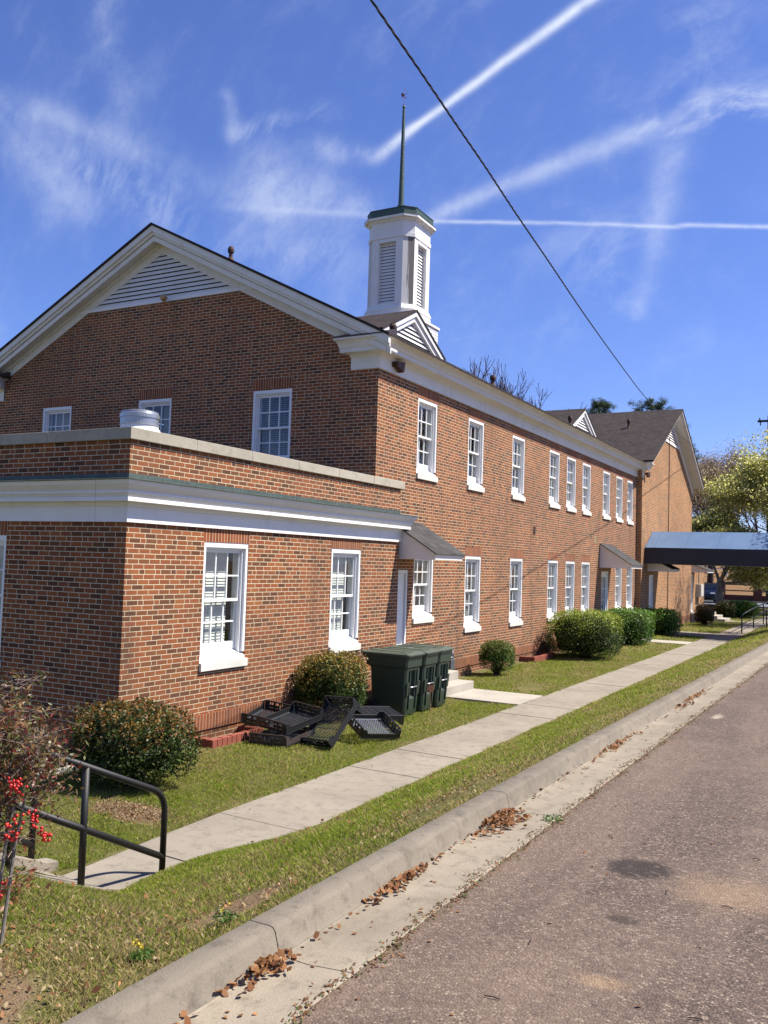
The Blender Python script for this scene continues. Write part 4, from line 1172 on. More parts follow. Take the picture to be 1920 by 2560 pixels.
# ------------------------------------------------------------------ fallen leaves
def leaf_sheet(centres, size, cols, g, curl=0.35, flat=0.5, zoff=0.01):
    m = len(centres); V = np.empty((m, 6, 3)); 
    a = g.uniform(0, 2*PI, m); L = size*g.uniform(0.6, 1.2, m); W = L*g.uniform(0.45, 0.75, m)
    t1 = g.uniform(-flat, flat, m); t2 = g.uniform(-flat, flat, m)
    ca, sa = np.cos(a), np.sin(a)
    def pt(u, v, w):
        return np.stack([ca*u - sa*v, sa*u + ca*v, u*t1 + v*t2 + w], 1)
    cu = curl*L*g.uniform(0.1, 1.0, m)
    V[:, 0] = pt(-L/2, 0*L, cu*0.4); V[:, 1] = pt(-L*0.1, -W/2, cu*0.8); V[:, 2] = pt(L*0.25, -W*0.35, cu*0.5)
    V[:, 3] = pt(L/2, 0*L, cu); V[:, 4] = pt(L*0.25, W*0.35, cu*0.5); V[:, 5] = pt(-L*0.1, W/2, cu*0.8)
    V += centres[:, None, :]; V[:, :, 2] += zoff
    # two quads sharing the midrib so that the leaf is folded
    F = np.concatenate([np.stack([np.arange(m)*6 + i for i in (0, 1, 2, 3)], 1), np.stack([np.arange(m)*6 + i for i in (0, 3, 4, 5)], 1)])
    return V.reshape(-1, 3), F, np.concatenate([cols, cols])
def gutter_z(x, y): return kerb_z(y) - 0.127 + 0.02*np.clip((x + 2.3)/0.25, 0, 1)
def dry_cols(m, g):
    t = g.random((m, 1)); c = np.array([0.20, 0.075, 0.03])*(1-t) + np.array([0.42, 0.21, 0.085])*t
    return c*g.uniform(0.6, 1.25, (m, 1))
def leaf_pile(cx, cy, sx, sy, n_, size, hgt, lab, name='leaf_pile'):
    g = np.random.default_rng(int(cy*100) % 9999)
    x = np.clip(g.normal(cx, sx, n_), -2.44, -2.1); y = g.normal(cy, sy, n_)
    d = np.hypot((x-cx)/sx/1.6, (y-cy)/sy/1.6)
    z = gutter_z(x, y) + hgt*np.clip(1-d*0.6, 0.05, 1)*g.random(n_)
    V, F, c = leaf_sheet(np.stack([x, y, z], 1), size, dry_cols(n_, g), g, 0.5, 0.8, 0.012)
    o = np_mesh(name, V, F, M['dryleaf'], col=c); tag(o, lab, 'dead leaves', kind='stuff')
leaf_pile(-2.405, 3.40, 0.035, 0.085, 85, 0.044, 0.050, 'small heap of dry brown leaves at the nearest kerb joint')
leaf_pile(-2.41, 4.75, 0.030, 0.18, 110, 0.042, 0.035, 'long thin drift of dry brown leaves against the kerb')
leaf_pile(-2.38, 6.25, 0.07, 0.16, 190, 0.046, 0.050, 'widest heap of dry brown leaves beside the weed in the gutter')
leaf_pile(-2.41, 9.75, 0.03, 0.35, 70, 0.05, 0.03, 'sparse leaf litter at the third kerb joint')
leaf_pile(-2.40, 14.2, 0.04, 0.9, 90, 0.06, 0.03, 'thin scatter of leaves along the distant gutter')
leaf_pile(-2.415, 6.0, 0.02, 2.6, 90, 0.04, 0.01, 'thin trail of single leaves strung along the foot of the near kerb')
leaf_pile(-2.40, 2.55, 0.05, 0.16, 40, 0.05, 0.03, 'few dry leaves at the bottom edge of the gutter')
g = np.random.default_rng(77)
m = 520
x = g.uniform(-8.3, -2.66, m); y = 2 + 30*g.random(m)**1.3
ok = ~((x < -8.0) & (y > 8)) ; x, y = x[ok], y[ok]
on = in_any(x, y); k_ = (~on) | (g.random(len(x)) < 0.06); x, y = x[k_], y[k_]
z = ground_z(x, y) + 0.028
V, F, c = leaf_sheet(np.stack([x, y, z], 1), 0.036, dry_cols(len(x), g)*g.uniform(0.5, 1.25, (len(x), 1)), g, 0.5, 0.8)
o = np_mesh('scattered_leaves', V, F, M['dryleaf'], col=c); tag(o, 'single dry brown leaves scattered over the lawn', 'dead leaves', kind='stuff')
m = 260
x = np.concatenate([g.uniform(-2.42, -1.9, 120), g.uniform(-1.9, 2.0, 140)]); y = 2.0 + 16*g.random(m)**1.6
z = np.where(x < -2.05, gutter_z(x, y), road_z(x, y))
V, F, c = leaf_sheet(np.stack([x, y, z], 1), 0.028, dry_cols(m, g)*np.array([1.1, 1.2, 1.2]), g, 0.2, 0.25, 0.004)
o = np_mesh('scattered_leaves', V, F, M['dryleaf'], col=c); tag(o, 'small dry leaf bits lying on the gutter and asphalt', 'dead leaves', kind='stuff')
# crumbs and leaf bits on the bare patches and along the dead grass by the kerb
m = 3600; q = g.random(m)
x = np.where(q < 0.45, g.normal(-6.75, 0.30, m), np.where(q < 0.75, g.normal(-2.95, 0.16, m), g.normal(-3.5, 0.45, m))); y = np.where(q < 0.45, g.normal(7.05, 0.17, m), np.where(q < 0.75, 2.2 + 6*g.random(m), g.normal(2.7, 0.5, m)))
ok = (~in_any(x, y)); x, y = x[ok], y[ok]; m = len(x)
V, F, c = leaf_sheet(np.stack([x, y, ground_z(x, y)], 1), 0.021, np.where(g.random((m, 1)) < 0.5, np.array([[0.42, 0.32, 0.18]]), dry_cols(m, g))*g.uniform(0.3, 1.2, (m, 1)), g, 0.6, 1.0, 0.012)
o = np_mesh('leaf_crumbs', V, F, M['dryleaf'], col=c); tag(o, 'small leaf crumbs and straw on the bare soil patches and kerb edge', 'debris', kind='stuff')
# grit and grass roots along the gutter edge
m = 5000; y = 1.5 + 28*g.random(m)**1.5; x = -2.05 + g.normal(0, 0.028, m) + 0.02*np.sin(y*7)
z = road_z(np.maximum(x, -2.05), y)
V, F, c = leaf_sheet(np.stack([x, y, z], 1), 0.016, np.where(g.random((m, 1)) < 0.3, np.array([[0.12, 0.15, 0.04]]), dry_cols(m, g)*0.8), g, 0.5, 0.9, 0.004)
o = np_mesh('gutter_debris', V, F, M['dryleaf'], col=c); tag(o, 'grit and dead grass collected along the seam between gutter and asphalt', 'debris', kind='stuff')
# twigs on the road
mb = MB()
for k in range(26):
    x = random.uniform(-1.7, 1.0); y = 2.1 + 8*random.random()**1.6; a = random.uniform(0, PI); L = random.uniform(0.03, 0.075)
    z = float(road_z(x, y)) + 0.006
    mb.tube([(x-L*math.cos(a)/2, y-L*math.sin(a)/2, z), (x+0.004, y, z+0.004), (x+L*math.cos(a)/2, y+L*math.sin(a)/2, z)], 0.0028, 5)
tag(mb.build('twig_litter', M['barkdark'], None), 'small dark twigs scattered on the asphalt', 'twigs', kind='stuff')
# ------------------------------------------------------------------ clipped shrubs
def leaf_quads(P, Nrm, size, g, cols, aspect=0.5, spread=0.9):
    """one folded rhombus leaf per point, roughly facing Nrm"""
    m = len(P)
    n = Nrm + g.normal(0, spread, (m, 3)); n /= np.linalg.norm(n, axis=1, keepdims=True) + 1e-9
    t = g.normal(0, 1, (m, 3)); t -= n*(t*n).sum(1, keepdims=True); t /= np.linalg.norm(t, axis=1, keepdims=True) + 1e-9
    b = np.cross(n, t)
    L = (size*g.uniform(0.65, 1.25, m))[:, None]; W = L*aspect
    V = np.empty((m, 4, 3)); V[:, 0] = P - t*L*0.5; V[:, 1] = P + b*W*0.5 + n*W*0.15; V[:, 2] = P + t*L*0.5; V[:, 3] = P - b*W*0.5 + n*W*0.15
    return V.reshape(-1, 3), np.arange(m*4).reshape(m, 4), cols
def boxwood(loc, rx, ry, h, n_, leaf, lab, green=((0.028, 0.062, 0.010), (0.13, 0.19, 0.028)), tip=None, tipamt=0.0, seed=0, sq=3.4, stems=True, group='clipped shrubs along the wall', low=0.06, fresh=0.0):
    g = np.random.default_rng(seed + 100)
    o = empty('boxwood_shrub', (loc[0], loc[1], 0.0), lab, 'shrub', group)
    z0 = float(ground_z(loc[0], loc[1]))
    # superellipsoid shell
    d = g.normal(0, 1, (int(n_*1.35), 3)); d /= np.linalg.norm(d, axis=1, keepdims=True)
    k = (np.abs(d[:, 0])**sq + np.abs(d[:, 1])**sq + np.abs(d[:, 2])**sq)**(-1/sq)
    ph = np.arctan2(d[:, 1], d[:, 0]); th = np.arccos(d[:, 2])
    bump = 0.045*np.sin(3*ph + seed) * np.sin(2*th + 1) + 0.03*np.sin(7*ph + 2*th + seed*2) + 0.025*np.sin(11*th + 5*ph) + 0.02*np.sin(17*ph + 9*th)
    bump = bump*1.5 + 0.05*np.sin(23*ph + 4*np.cos(9*th))*np.sin(14*th)
    r = (k + bump)*(1 - np.abs(g.normal(0, 0.085, len(k))))*np.where(g.random(len(k)) < 0.03, g.uniform(1.03, 1.14, len(k)), 1.0)
    hz = h*0.5
    P = d*r[:, None]*np.array([rx, ry, hz]); P[:, 2] += hz + low*0.5
    keep = P[:, 2] > low*g.uniform(0.5, 2.2, len(P)); P = P[keep]; d = d[keep]
    hole = (np.sin(P[:, 0]*19 + seed)*np.sin(P[:, 1]*17)*np.sin(P[:, 2]*21 + 1)) > 0.72
    P = P[~hole]; d = d[~hole]; P, d = P[:n_], d[:n_]; m = len(P)
    t = g.random((m, 1))**1.4
    col = np.array(green[0])*(1-t) + np.array(green[1])*t
    if tip is not None:
        up = np.clip((P[:, 2]/h - 0.52)/0.36 + 0.25*np.sin(P[:, 0]*7)*np.sin(P[:, 1]*6 + 1), 0, 1)*tipamt
        s = g.random(m) < up
        tc = np.array(tip[0])*(1-t) + np.array(tip[1])*t
        col = np.where(s[:, None], tc, col)
    if fresh:
        s = g.random(m) < fresh; col = np.where(s[:, None], np.array([[0.14, 0.24, 0.03]])*g.uniform(0.7, 1.2, (m, 1)), col)
    V, F, c = leaf_quads(P, d*0.8, leaf, g, col)
    V[:, 2] += z0
    fo = np_mesh('foliage', V, F, M['waxy'], o, c)
    # dense dark twig mass inside
    mb = MB()
    for i in range(int(60 + 40*rx)):
        a = g.uniform(0, 2*PI); e = g.uniform(0.15, 1.0); rr = 0.80*math.sqrt(1 - e*e*0.55)
        p1 = (rx*rr*math.cos(a)*g.uniform(0.5, 1), ry*rr*math.sin(a)*g.uniform(0.5, 1), z0 + h*(0.2 + 0.66*e))
        b0 = (g.uniform(-.14, .14)*rx, g.uniform(-.14, .14)*ry, z0 - 0.03)
        mid = (p1[0]*0.45 + g.normal(0, .03), p1[1]*0.45 + g.normal(0, .03), z0 + (p1[2]-z0)*0.42)
        mb.tube([b0, mid, p1], [0.011, 0.007, 0.003], 5)
    so = mb.build('stems', M['barkdark'], None); so.parent = o
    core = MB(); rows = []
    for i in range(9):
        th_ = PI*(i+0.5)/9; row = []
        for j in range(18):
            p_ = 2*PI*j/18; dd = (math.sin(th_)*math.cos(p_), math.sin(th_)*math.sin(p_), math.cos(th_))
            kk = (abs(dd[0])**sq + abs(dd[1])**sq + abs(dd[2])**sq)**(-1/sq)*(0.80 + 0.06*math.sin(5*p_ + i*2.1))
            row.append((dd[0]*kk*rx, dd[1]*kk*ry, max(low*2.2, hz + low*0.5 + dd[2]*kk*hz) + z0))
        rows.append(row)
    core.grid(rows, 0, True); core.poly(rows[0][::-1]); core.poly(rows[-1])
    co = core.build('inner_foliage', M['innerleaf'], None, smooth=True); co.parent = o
    return o
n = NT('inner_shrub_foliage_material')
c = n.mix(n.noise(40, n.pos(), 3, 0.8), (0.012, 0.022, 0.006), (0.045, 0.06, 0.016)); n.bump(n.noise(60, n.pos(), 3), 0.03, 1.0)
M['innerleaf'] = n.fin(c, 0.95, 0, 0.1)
RED = ((0.17, 0.07, 0.016), (0.33, 0.18, 0.03))
boxwood((-7.54, 7.82), 0.67, 0.56, 0.88, 13500, 0.040, 'large round boxwood with bronze top leaves at the annex corner behind the pipe rail', green=((0.018, 0.042, 0.008), (0.095, 0.135, 0.022)), tip=RED, tipamt=0.6, seed=3, low=0.10, fresh=0.02)
boxwood((-7.95, 12.86), 0.53, 0.55, 1.02, 9500, 0.040, 'upright boxwood with bronze green top between the black bread trays and the green bins', tip=((0.20, 0.12, 0.018), (0.44, 0.32, 0.045)), tipamt=0.8, seed=5, low=0.16)
boxwood((-8.05, 20.6), 0.40, 0.40, 0.74, 7000, 0.036, 'smallest round boxwood on bare stems alone in the lawn past the steps', green=((0.035, 0.09, 0.012), (0.17, 0.28, 0.03)), tip=((0.24, 0.14, 0.02), (0.32, 0.27, 0.04)), tipamt=0.3, seed=8, low=0.17, sq=3.4)
boxwood((-7.55, 26.5), 0.98, 1.05, 1.34, 16000, 0.05, 'biggest boxwood, yellow green on top, first of the tight trio under the ground floor windows', green=((0.035, 0.07, 0.012), (0.14, 0.19, 0.028)), tip=((0.22, 0.30, 0.028), (0.46, 0.52, 0.05)), tipamt=1.0, seed=11, sq=4.5, low=0.08)
boxwood((-7.75, 32.55), 0.85, 0.95, 1.22, 9000, 0.06, 'bright green boxwood in the middle of the trio, in front of the panelled glass door', green=((0.03, 0.09, 0.012), (0.15, 0.28, 0.03)), tip=((0.14, 0.30, 0.025), (0.28, 0.46, 0.05)), tipamt=0.7, seed=14, sq=4.5, low=0.08)
boxwood((-7.85, 38.3), 0.82, 0.8, 1.05, 7000, 0.065, 'low bright green boxwood, last of the trio, beside the path under the blue canopy', green=((0.03, 0.09, 0.012), (0.15, 0.28, 0.03)), tip=((0.14, 0.30, 0.025), (0.28, 0.46, 0.05)), tipamt=0.7, seed=17, sq=4.5, low=0.06)
boxwood((-7.45, 47.4), 0.45, 0.45, 0.98, 3500, 0.06, 'thin dark reddish shrub standing on the small lawn beyond the blue canopy path', green=((0.03, 0.03, 0.012), (0.09, 0.06, 0.025)), tip=RED, tipamt=0.3, seed=19, low=0.1)
boxwood((-7.7, 56.5), 0.6, 0.6, 0.9, 3000, 0.08, 'brown green loose shrub beside the far stoop left of the bright green one', green=((0.05, 0.06, 0.015), (0.14, 0.15, 0.03)), tip=RED, tipamt=0.3, seed=21)
boxwood((-7.05, 58.2), 0.95, 0.8, 0.95, 4000, 0.09, 'bright green shrub farthest along the sidewalk near the railing', green=((0.05, 0.14, 0.012), (0.26, 0.46, 0.05)), seed=23)

# ------------------------------------------------------------------ berried shrub in the left foreground
o = empty('berry_shrub', (-3.52, 2.72, 0.85), 'twiggy shrub with red berries and bronze leaves at the left edge before the stair', 'shrub')
g = np.random.default_rng(5)
mb = MB(); LP = []; LC = []; tw = MB()
base = np.array([-3.52, 2.72, 0.80])
tips = []
for i in range(14):
    a = g.uniform(0, 2*PI); s = g.uniform(0.02, 0.12)
    p0 = base + np.array([math.cos(a)*s, math.sin(a)*s, 0])
    hgt = g.uniform(0.88, 1.24); sp = g.uniform(0.05, 0.24)
    p1 = p0 + np.array([math.cos(a)*sp*0.4, math.sin(a)*sp*0.4, hgt*0.55]); p2 = p0 + np.array([math.cos(a)*sp, math.sin(a)*sp, hgt])
    mb.tube([p0, p1, p2], [0.009, 0.007, 0.004], 6)
    for k in range(34):
        t = g.uniform(0.70, 1.02) if k > 4 else g.uniform(0.35, 0.7); q = p0 + (p2-p0)*t
        aa = g.uniform(0, 2*PI); L = g.uniform(0.09, 0.25)
        e = q + np.array([math.cos(aa)*L, math.sin(aa)*L, g.uniform(-0.05, 0.11)])
        m_ = (q+e)/2 + g.normal(0, 0.012, 3)
        tw.tube([q, m_, e], [0.0028, 0.0022, 0.0012], 4)
        for j in range(3):
            f = g.uniform(0.3, 1.0); u = q + (e-q)*f
            v = u + g.normal(0, 0.04, 3); tw.tube([u, v], [0.0015, 0.0008], 3, cap=False)
            tips.append(v)
        tips.append(e)
mb.build('stems', M['twig'] if 'twig' in M else M['barkpale'], o); tw.build('twigs', plain('pinkish_grey_twigs', (0.24, 0.16, 0.13), 0.8, 0, 0.4, 30), o)
tips = np.array(tips); P = np.concatenate([np.repeat(tips, 2, 0), np.repeat(tips[tips[:, 2] > 1.50], 3, 0)]); P = P + g.normal(0, 0.022, P.shape)
m = len(P); t = g.random(m)
col = np.where((t < 0.20)[:, None], np.array([[0.26, 0.055, 0.035]]), np.where((t < 0.50)[:, None], np.array([[0.27, 0.16, 0.06]]), np.where((t < 0.85)[:, None], np.array([[0.13, 0.14, 0.035]]), np.array([[0.13, 0.075, 0.045]]))))*g.uniform(0.6, 1.3, (m, 1))
V, F, c = leaf_quads(P, np.tile([0, 0, 0.6], (m, 1)), 0.034, g, col, 0.36)
np_mesh('leaves', V, F, M['leaf'], o, c, off=(-3.52, 2.72, 0.85))
berry = plain('glossy_red_berry', (0.60, 0.020, 0.014), 0.25, 0, 0.15, 30)
bm_ = bmesh.new(); bmesh.ops.create_icosphere(bm_, subdivisions=2, radius=0.0072); bv = np.array([v.co[:] for v in bm_.verts]); bf = np.array([[v.index for v in f.verts] for f in bm_.faces]); bm_.free()
BCL = [(-3.17, 2.60, 1.69, -3.15, 2.62, 1.64, 26), (-3.12, 2.65, 1.55, -3.10, 2.665, 1.51, 18), (-3.07, 2.68, 1.47, -3.05, 2.69, 1.445, 16), (-3.17, 2.605, 1.50, -3.155, 2.615, 1.52, 9), (-3.16, 2.63, 1.465, -3.19, 2.60, 1.44, 18), (-3.22, 2.61, 1.26, -3.21, 2.61, 1.21, 10), (-3.40, 2.75, 1.62, -3.38, 2.75, 1.57, 14)]
for (cx, cy, cz, ex, ey, ez, nb) in BCL:
    sb_ = MB(); sb_.tube([(-3.45, 2.70, cz-0.08), ((cx-3.45)/2, (cy+2.70)/2, cz+0.02), (cx, cy, cz), (ex, ey, ez)], [0.003, 0.0025, 0.002, 0.0015], 5); sb_.build('berry_stalk', M['barkdark'], o)
for (cx, cy, cz, ex, ey, ez, nb) in BCL:
    Vb = []; Fb = []; k = 0
    for i in range(nb):
        f = g.random(); p = np.array([cx, cy, cz])*(1-f) + np.array([ex, ey, ez])*f + g.normal(0, 0.014, 3)
        Vb.append(bv*g.uniform(0.8, 1.15) + p); Fb.append(bf + k*len(bv)); k += 1
    np_mesh('berry_cluster', np.concatenate(Vb), np.concatenate(Fb), berry, o, None, off=(-3.52, 2.72, 0.85), smooth=True)

# bronze seedling tuft at the left edge
g = np.random.default_rng(44); o = empty('seedling_tuft', (-3.95, 3.10, 0.8), 'low bronze leaved seedling tuft at the lower left edge beside bare soil', 'plant')
mb = MB(); Pt = []
for i in range(34):
    a = g.uniform(0, 2*PI); L = g.uniform(0.10, 0.30); b0 = np.array([-3.95 + g.normal(0, 0.08), 3.10 + g.normal(0, 0.08), 0.84])
    e = b0 + np.array([math.cos(a)*L*0.8, math.sin(a)*L*0.8, L*0.75]); mb.tube([b0, (b0+e)/2 + [0, 0, 0.03], e], [0.003, 0.002, 0.001], 4)
    for k in range(12): Pt.append(b0 + (e-b0)*g.uniform(0.3, 1.0) + g.normal(0, 0.014, 3))
mb.build('stems', M['barkdark'], o); Pt = np.array(Pt); t = g.random((len(Pt), 1))
V, F, c = leaf_quads(Pt, np.tile([0, 0, 0.7], (len(Pt), 1)), 0.036, g, np.where(t < 0.6, np.array([[0.34, 0.12, 0.04]]), np.array([[0.16, 0.14, 0.04]]))*g.uniform(0.6, 1.3, (len(Pt), 1)), 0.34)
np_mesh('leaves', V, F, M['leaf'], o, c, off=(-3.95, 3.10, 0.8))

# weeds at the kerb
def weed(x, y, z, s, lab, yellow=0, seed=0):
    g = np.random.default_rng(seed); nl = int(160*s/0.08)
    a = g.uniform(0, 2*PI, nl); r = s*np.sqrt(g.random(nl)); P = np.stack([x + r*np.cos(a), y + r*np.sin(a), z + 0.45*s*g.random(nl)], 1)
    t = g.random((nl, 1)); col = np.array([0.05, 0.12, 0.015])*(1-t) + np.array([0.14, 0.26, 0.03])*t
    V, F, c = leaf_quads(P, np.tile([0, 0, 1.0], (nl, 1)), 0.022, g, col, 0.45)
    if yellow:
        Pf = np.stack([x + s*0.6*g.normal(0, 1, yellow), y + s*0.6*g.normal(0, 1, yellow), np.full(yellow, z + s*0.9)], 1)
        Pq = np.repeat(Pf, 5, 0) + g.normal(0, 0.004, (yellow*5, 3))
        V2, F2, c2 = leaf_quads(Pq, np.tile([0, 0, 1.0], (len(Pq), 1)), 0.012, g, np.tile([0.85, 0.62, 0.02], (len(Pq), 1)), 0.8)
        F = np.concatenate([F, F2 + len(V)]); V = np.concatenate([V, V2]); c = np.concatenate([c, c2])
    tag(np_mesh('weed', V, F, M['leaf'], None, c), lab, 'weed')
weed(-2.80, 3.03, 0.90, 0.055, 'small green weed with yellow flowers beside the nearest kerb', 5, 1)
weed(-2.76, 3.55, 0.90, 0.06, 'clover weed with two yellow flowers farther along the kerb edge', 2, 2)
weed(-2.07, 6.50, 0.79, 0.075, 'low green weed tuft growing at the gutter joint', 0, 3)

# ------------------------------------------------------------------ wheeled bins
binmat = plain('dark_green_bin_plastic', (0.034, 0.056, 0.038), 0.45, 0, 0.3, 7)
lidmat = plain('green_lid_plastic', (0.085, 0.108, 0.074), 0.5, 0, 0.3, 6)
darkbin = plain('black_recess_plastic', (0.010, 0.012, 0.011), 0.5)
def wheeled_bin():
    """local: front faces +x, width along y (centre 0), back at x=0"""
    r = empty('wheeled_bin', (0, 0, 0))
    mb = MB()
    def loop(z, x0, x1, hw, notch, nw):
        c_ = 0.035
        return [(x0, -hw+c_, z), (x0+c_, -hw, z), (x1-c_, -hw, z), (x1, -hw+c_, z), (x1, -nw, z), (x1-notch, -nw+0.02, z), (x1-notch, nw-0.02, z), (x1, nw, z), (x1, hw-c_, z), (x1-c_, hw, z), (x0+c_, hw, z), (x0, hw-c_, z)]
    L = [loop(0.03, 0.16, 0.79, 0.235, 0.0005, 0.09), loop(0.10, 0.145, 0.80, 0.24, 0.0005, 0.09), loop(0.30, 0.135, 0.815, 0.25, 0.001, 0.09), loop(0.345, 0.13, 0.818, 0.252, 0.055, 0.085), loop(0.74, 0.115, 0.835, 0.268, 0.06, 0.085),
         loop(0.79, 0.11, 0.838, 0.270, 0.002, 0.09), loop(0.83, 0.10, 0.842, 0.272, 0.001, 0.10), loop(0.85, 0.03, 0.865, 0.290, 0.001, 0.10), loop(1.00, 0.02, 0.875, 0.297, 0.001, 0.10), loop(1.02, 0.015, 0.885, 0.303, 0.001, 0.10), loop(1.045, 0.015, 0.885, 0.303, 0.001, 0.10)]
    mb.grid(L, 0, True); mb.poly(L[0][::-1]); mb.poly(L[-1])
    # moulded ribs either side of the lifting pocket and corner gussets
    for s in (-1, 1):
        mb.hexa([(0.80, s*0.125-0.012, 0.12), (0.83, s*0.125-0.012, 0.12), (0.83, s*0.125+0.012, 0.12), (0.80, s*0.125+0.012, 0.12), (0.83, s*0.135-0.012, 0.80), (0.862, s*0.135-0.012, 0.80), (0.862, s*0.135+0.012, 0.80), (0.83, s*0.135+0.012, 0.80)])
        mb.hexa([(0.80, s*0.19-0.03, 0.34), (0.835, s*0.19-0.03, 0.36), (0.835, s*0.19+0.03, 0.36), (0.80, s*0.19+0.03, 0.34), (0.82, s*0.20-0.04, 0.56), (0.856, s*0.20-0.04, 0.60), (0.856, s*0.20+0.04, 0.60), (0.82, s*0.20+0.04, 0.56)])
    # stepped side shoulders (as on the photographed carts: wide upper hopper)
    mb.build('body', binmat, r, bevel=0.006, world=False)
    p = MB(); p.box(0.765, 0.772, -0.06, 0.06, 0.36, 0.72); p.build('lifting_pocket', darkbin, r, world=False)
    b = MB(); b.tube([(0.845, -0.125, 0.50), (0.845, 0.125, 0.50)], 0.012, 10); b.build('lifting_bar', M['galv'], r, smooth=True, world=False)
    l = MB()
    def lr(z, i, f=0): return [(-0.075+i, -0.29+i, z), (0.10+i, -0.315+i, z), (0.88-i, -0.315+i, z), (0.92-i, -0.27+i, z), (0.92-i, 0.27-i, z), (0.88-i, 0.315-i, z), (0.10+i, 0.315-i, z), (-0.075+i, 0.29-i, z)]
    rows = [lr(1.048, 0), lr(1.075, 0), lr(1.092, 0.03), lr(1.102, 0.06)]
    l.grid(rows, 0, True); l.poly(rows[0][::-1]); l.poly(rows[-1])
    for s in (-1, 1): l.hexa([(0.05, s*0.17-0.035, 1.095), (0.80, s*0.17-0.03, 1.098), (0.80, s*0.17+0.03, 1.098), (0.05, s*0.17+0.035, 1.095), (0.07, s*0.17-0.025, 1.118), (0.77, s*0.17-0.02, 1.112), (0.77, s*0.17+0.02, 1.112), (0.07, s*0.17+0.025, 1.118)])
    l.hexa([(0.60, -0.09, 1.099), (0.86, -0.09, 1.099), (0.86, 0.09, 1.099), (0.60, 0.09, 1.099), (0.63, -0.07, 1.112), (0.84, -0.07, 1.112), (0.84, 0.07, 1.112), (0.63, 0.07, 1.112)])
    l.build('lid', lidmat, r, bevel=0.006, world=False)
    h = MB(); h.tube([(0.02, -0.24, 0.97), (-0.06, -0.24, 1.02), (-0.06, 0.24, 1.02), (0.02, 0.24, 0.97)], 0.014, 8); h.build('handle', binmat, r, world=False)
    for s in (-1, 1):
        w = MB(); w.tube([(0.16, s*0.245, 0.13), (0.16, s*0.295, 0.13)], 0.13, 24); wo = w.build('wheel', M['rubber'], r, bevel=0.01, world=False)
        hb = MB(); hb.tube([(0.16, s*0.290, 0.13), (0.16, s*0.300, 0.13)], 0.06, 16); ho = hb.build('hub', darkbin, None); ho.parent = wo
    return r
M['rubber'] = plain('black_rubber', (0.012, 0.012, 0.012), 0.75)
def copy_tree(o, parent=None):
    c = o.copy(); C.objects.link(c); c.parent = parent
    for ch in list(o.children): copy_tree(ch, c)
    return c
b0 = wheeled_bin()
labs = ['dark green wheeled bin nearest to the bread trays, first of the row of three', 'middle dark green wheeled bin with white lettering on its lid', 'third dark green wheeled bin, nearest to the concrete steps']
spots = [(-7.865, 14.05, 0.0, -0.02), (-7.85, 14.66, 0.0, 0.02), (-7.86, 15.27, 0.0, 0.035)]
for i, (x, y, z, a) in enumerate(spots):
    b = b0 if i == 0 else copy_tree(b0)
    b.location = (x, y, z); b.rotation_euler = (0, 0, a); tag(b, labs[i], 'wheeled bin', 'wheeled bins by the annex wall')
    if i == 1:
        t = MB()
        for k in range(5):
            u = -0.075 + k*0.033
            t.box(0.40, 0.46, u, u+0.008, 1.103, 1.106); t.box(0.452, 0.46, u, u+0.026, 1.103, 1.106)
            if k % 2: t.box(0.40, 0.408, u, u+0.024, 1.103, 1.106)
            else: t.box(0.426, 0.434, u, u+0.024, 1.103, 1.106)
        to = t.build('lid_lettering', plain('pale_print', (0.55, 0.58, 0.52), 0.6), None); to.parent = [q for q in b.children if q.name.startswith('lid')][0]

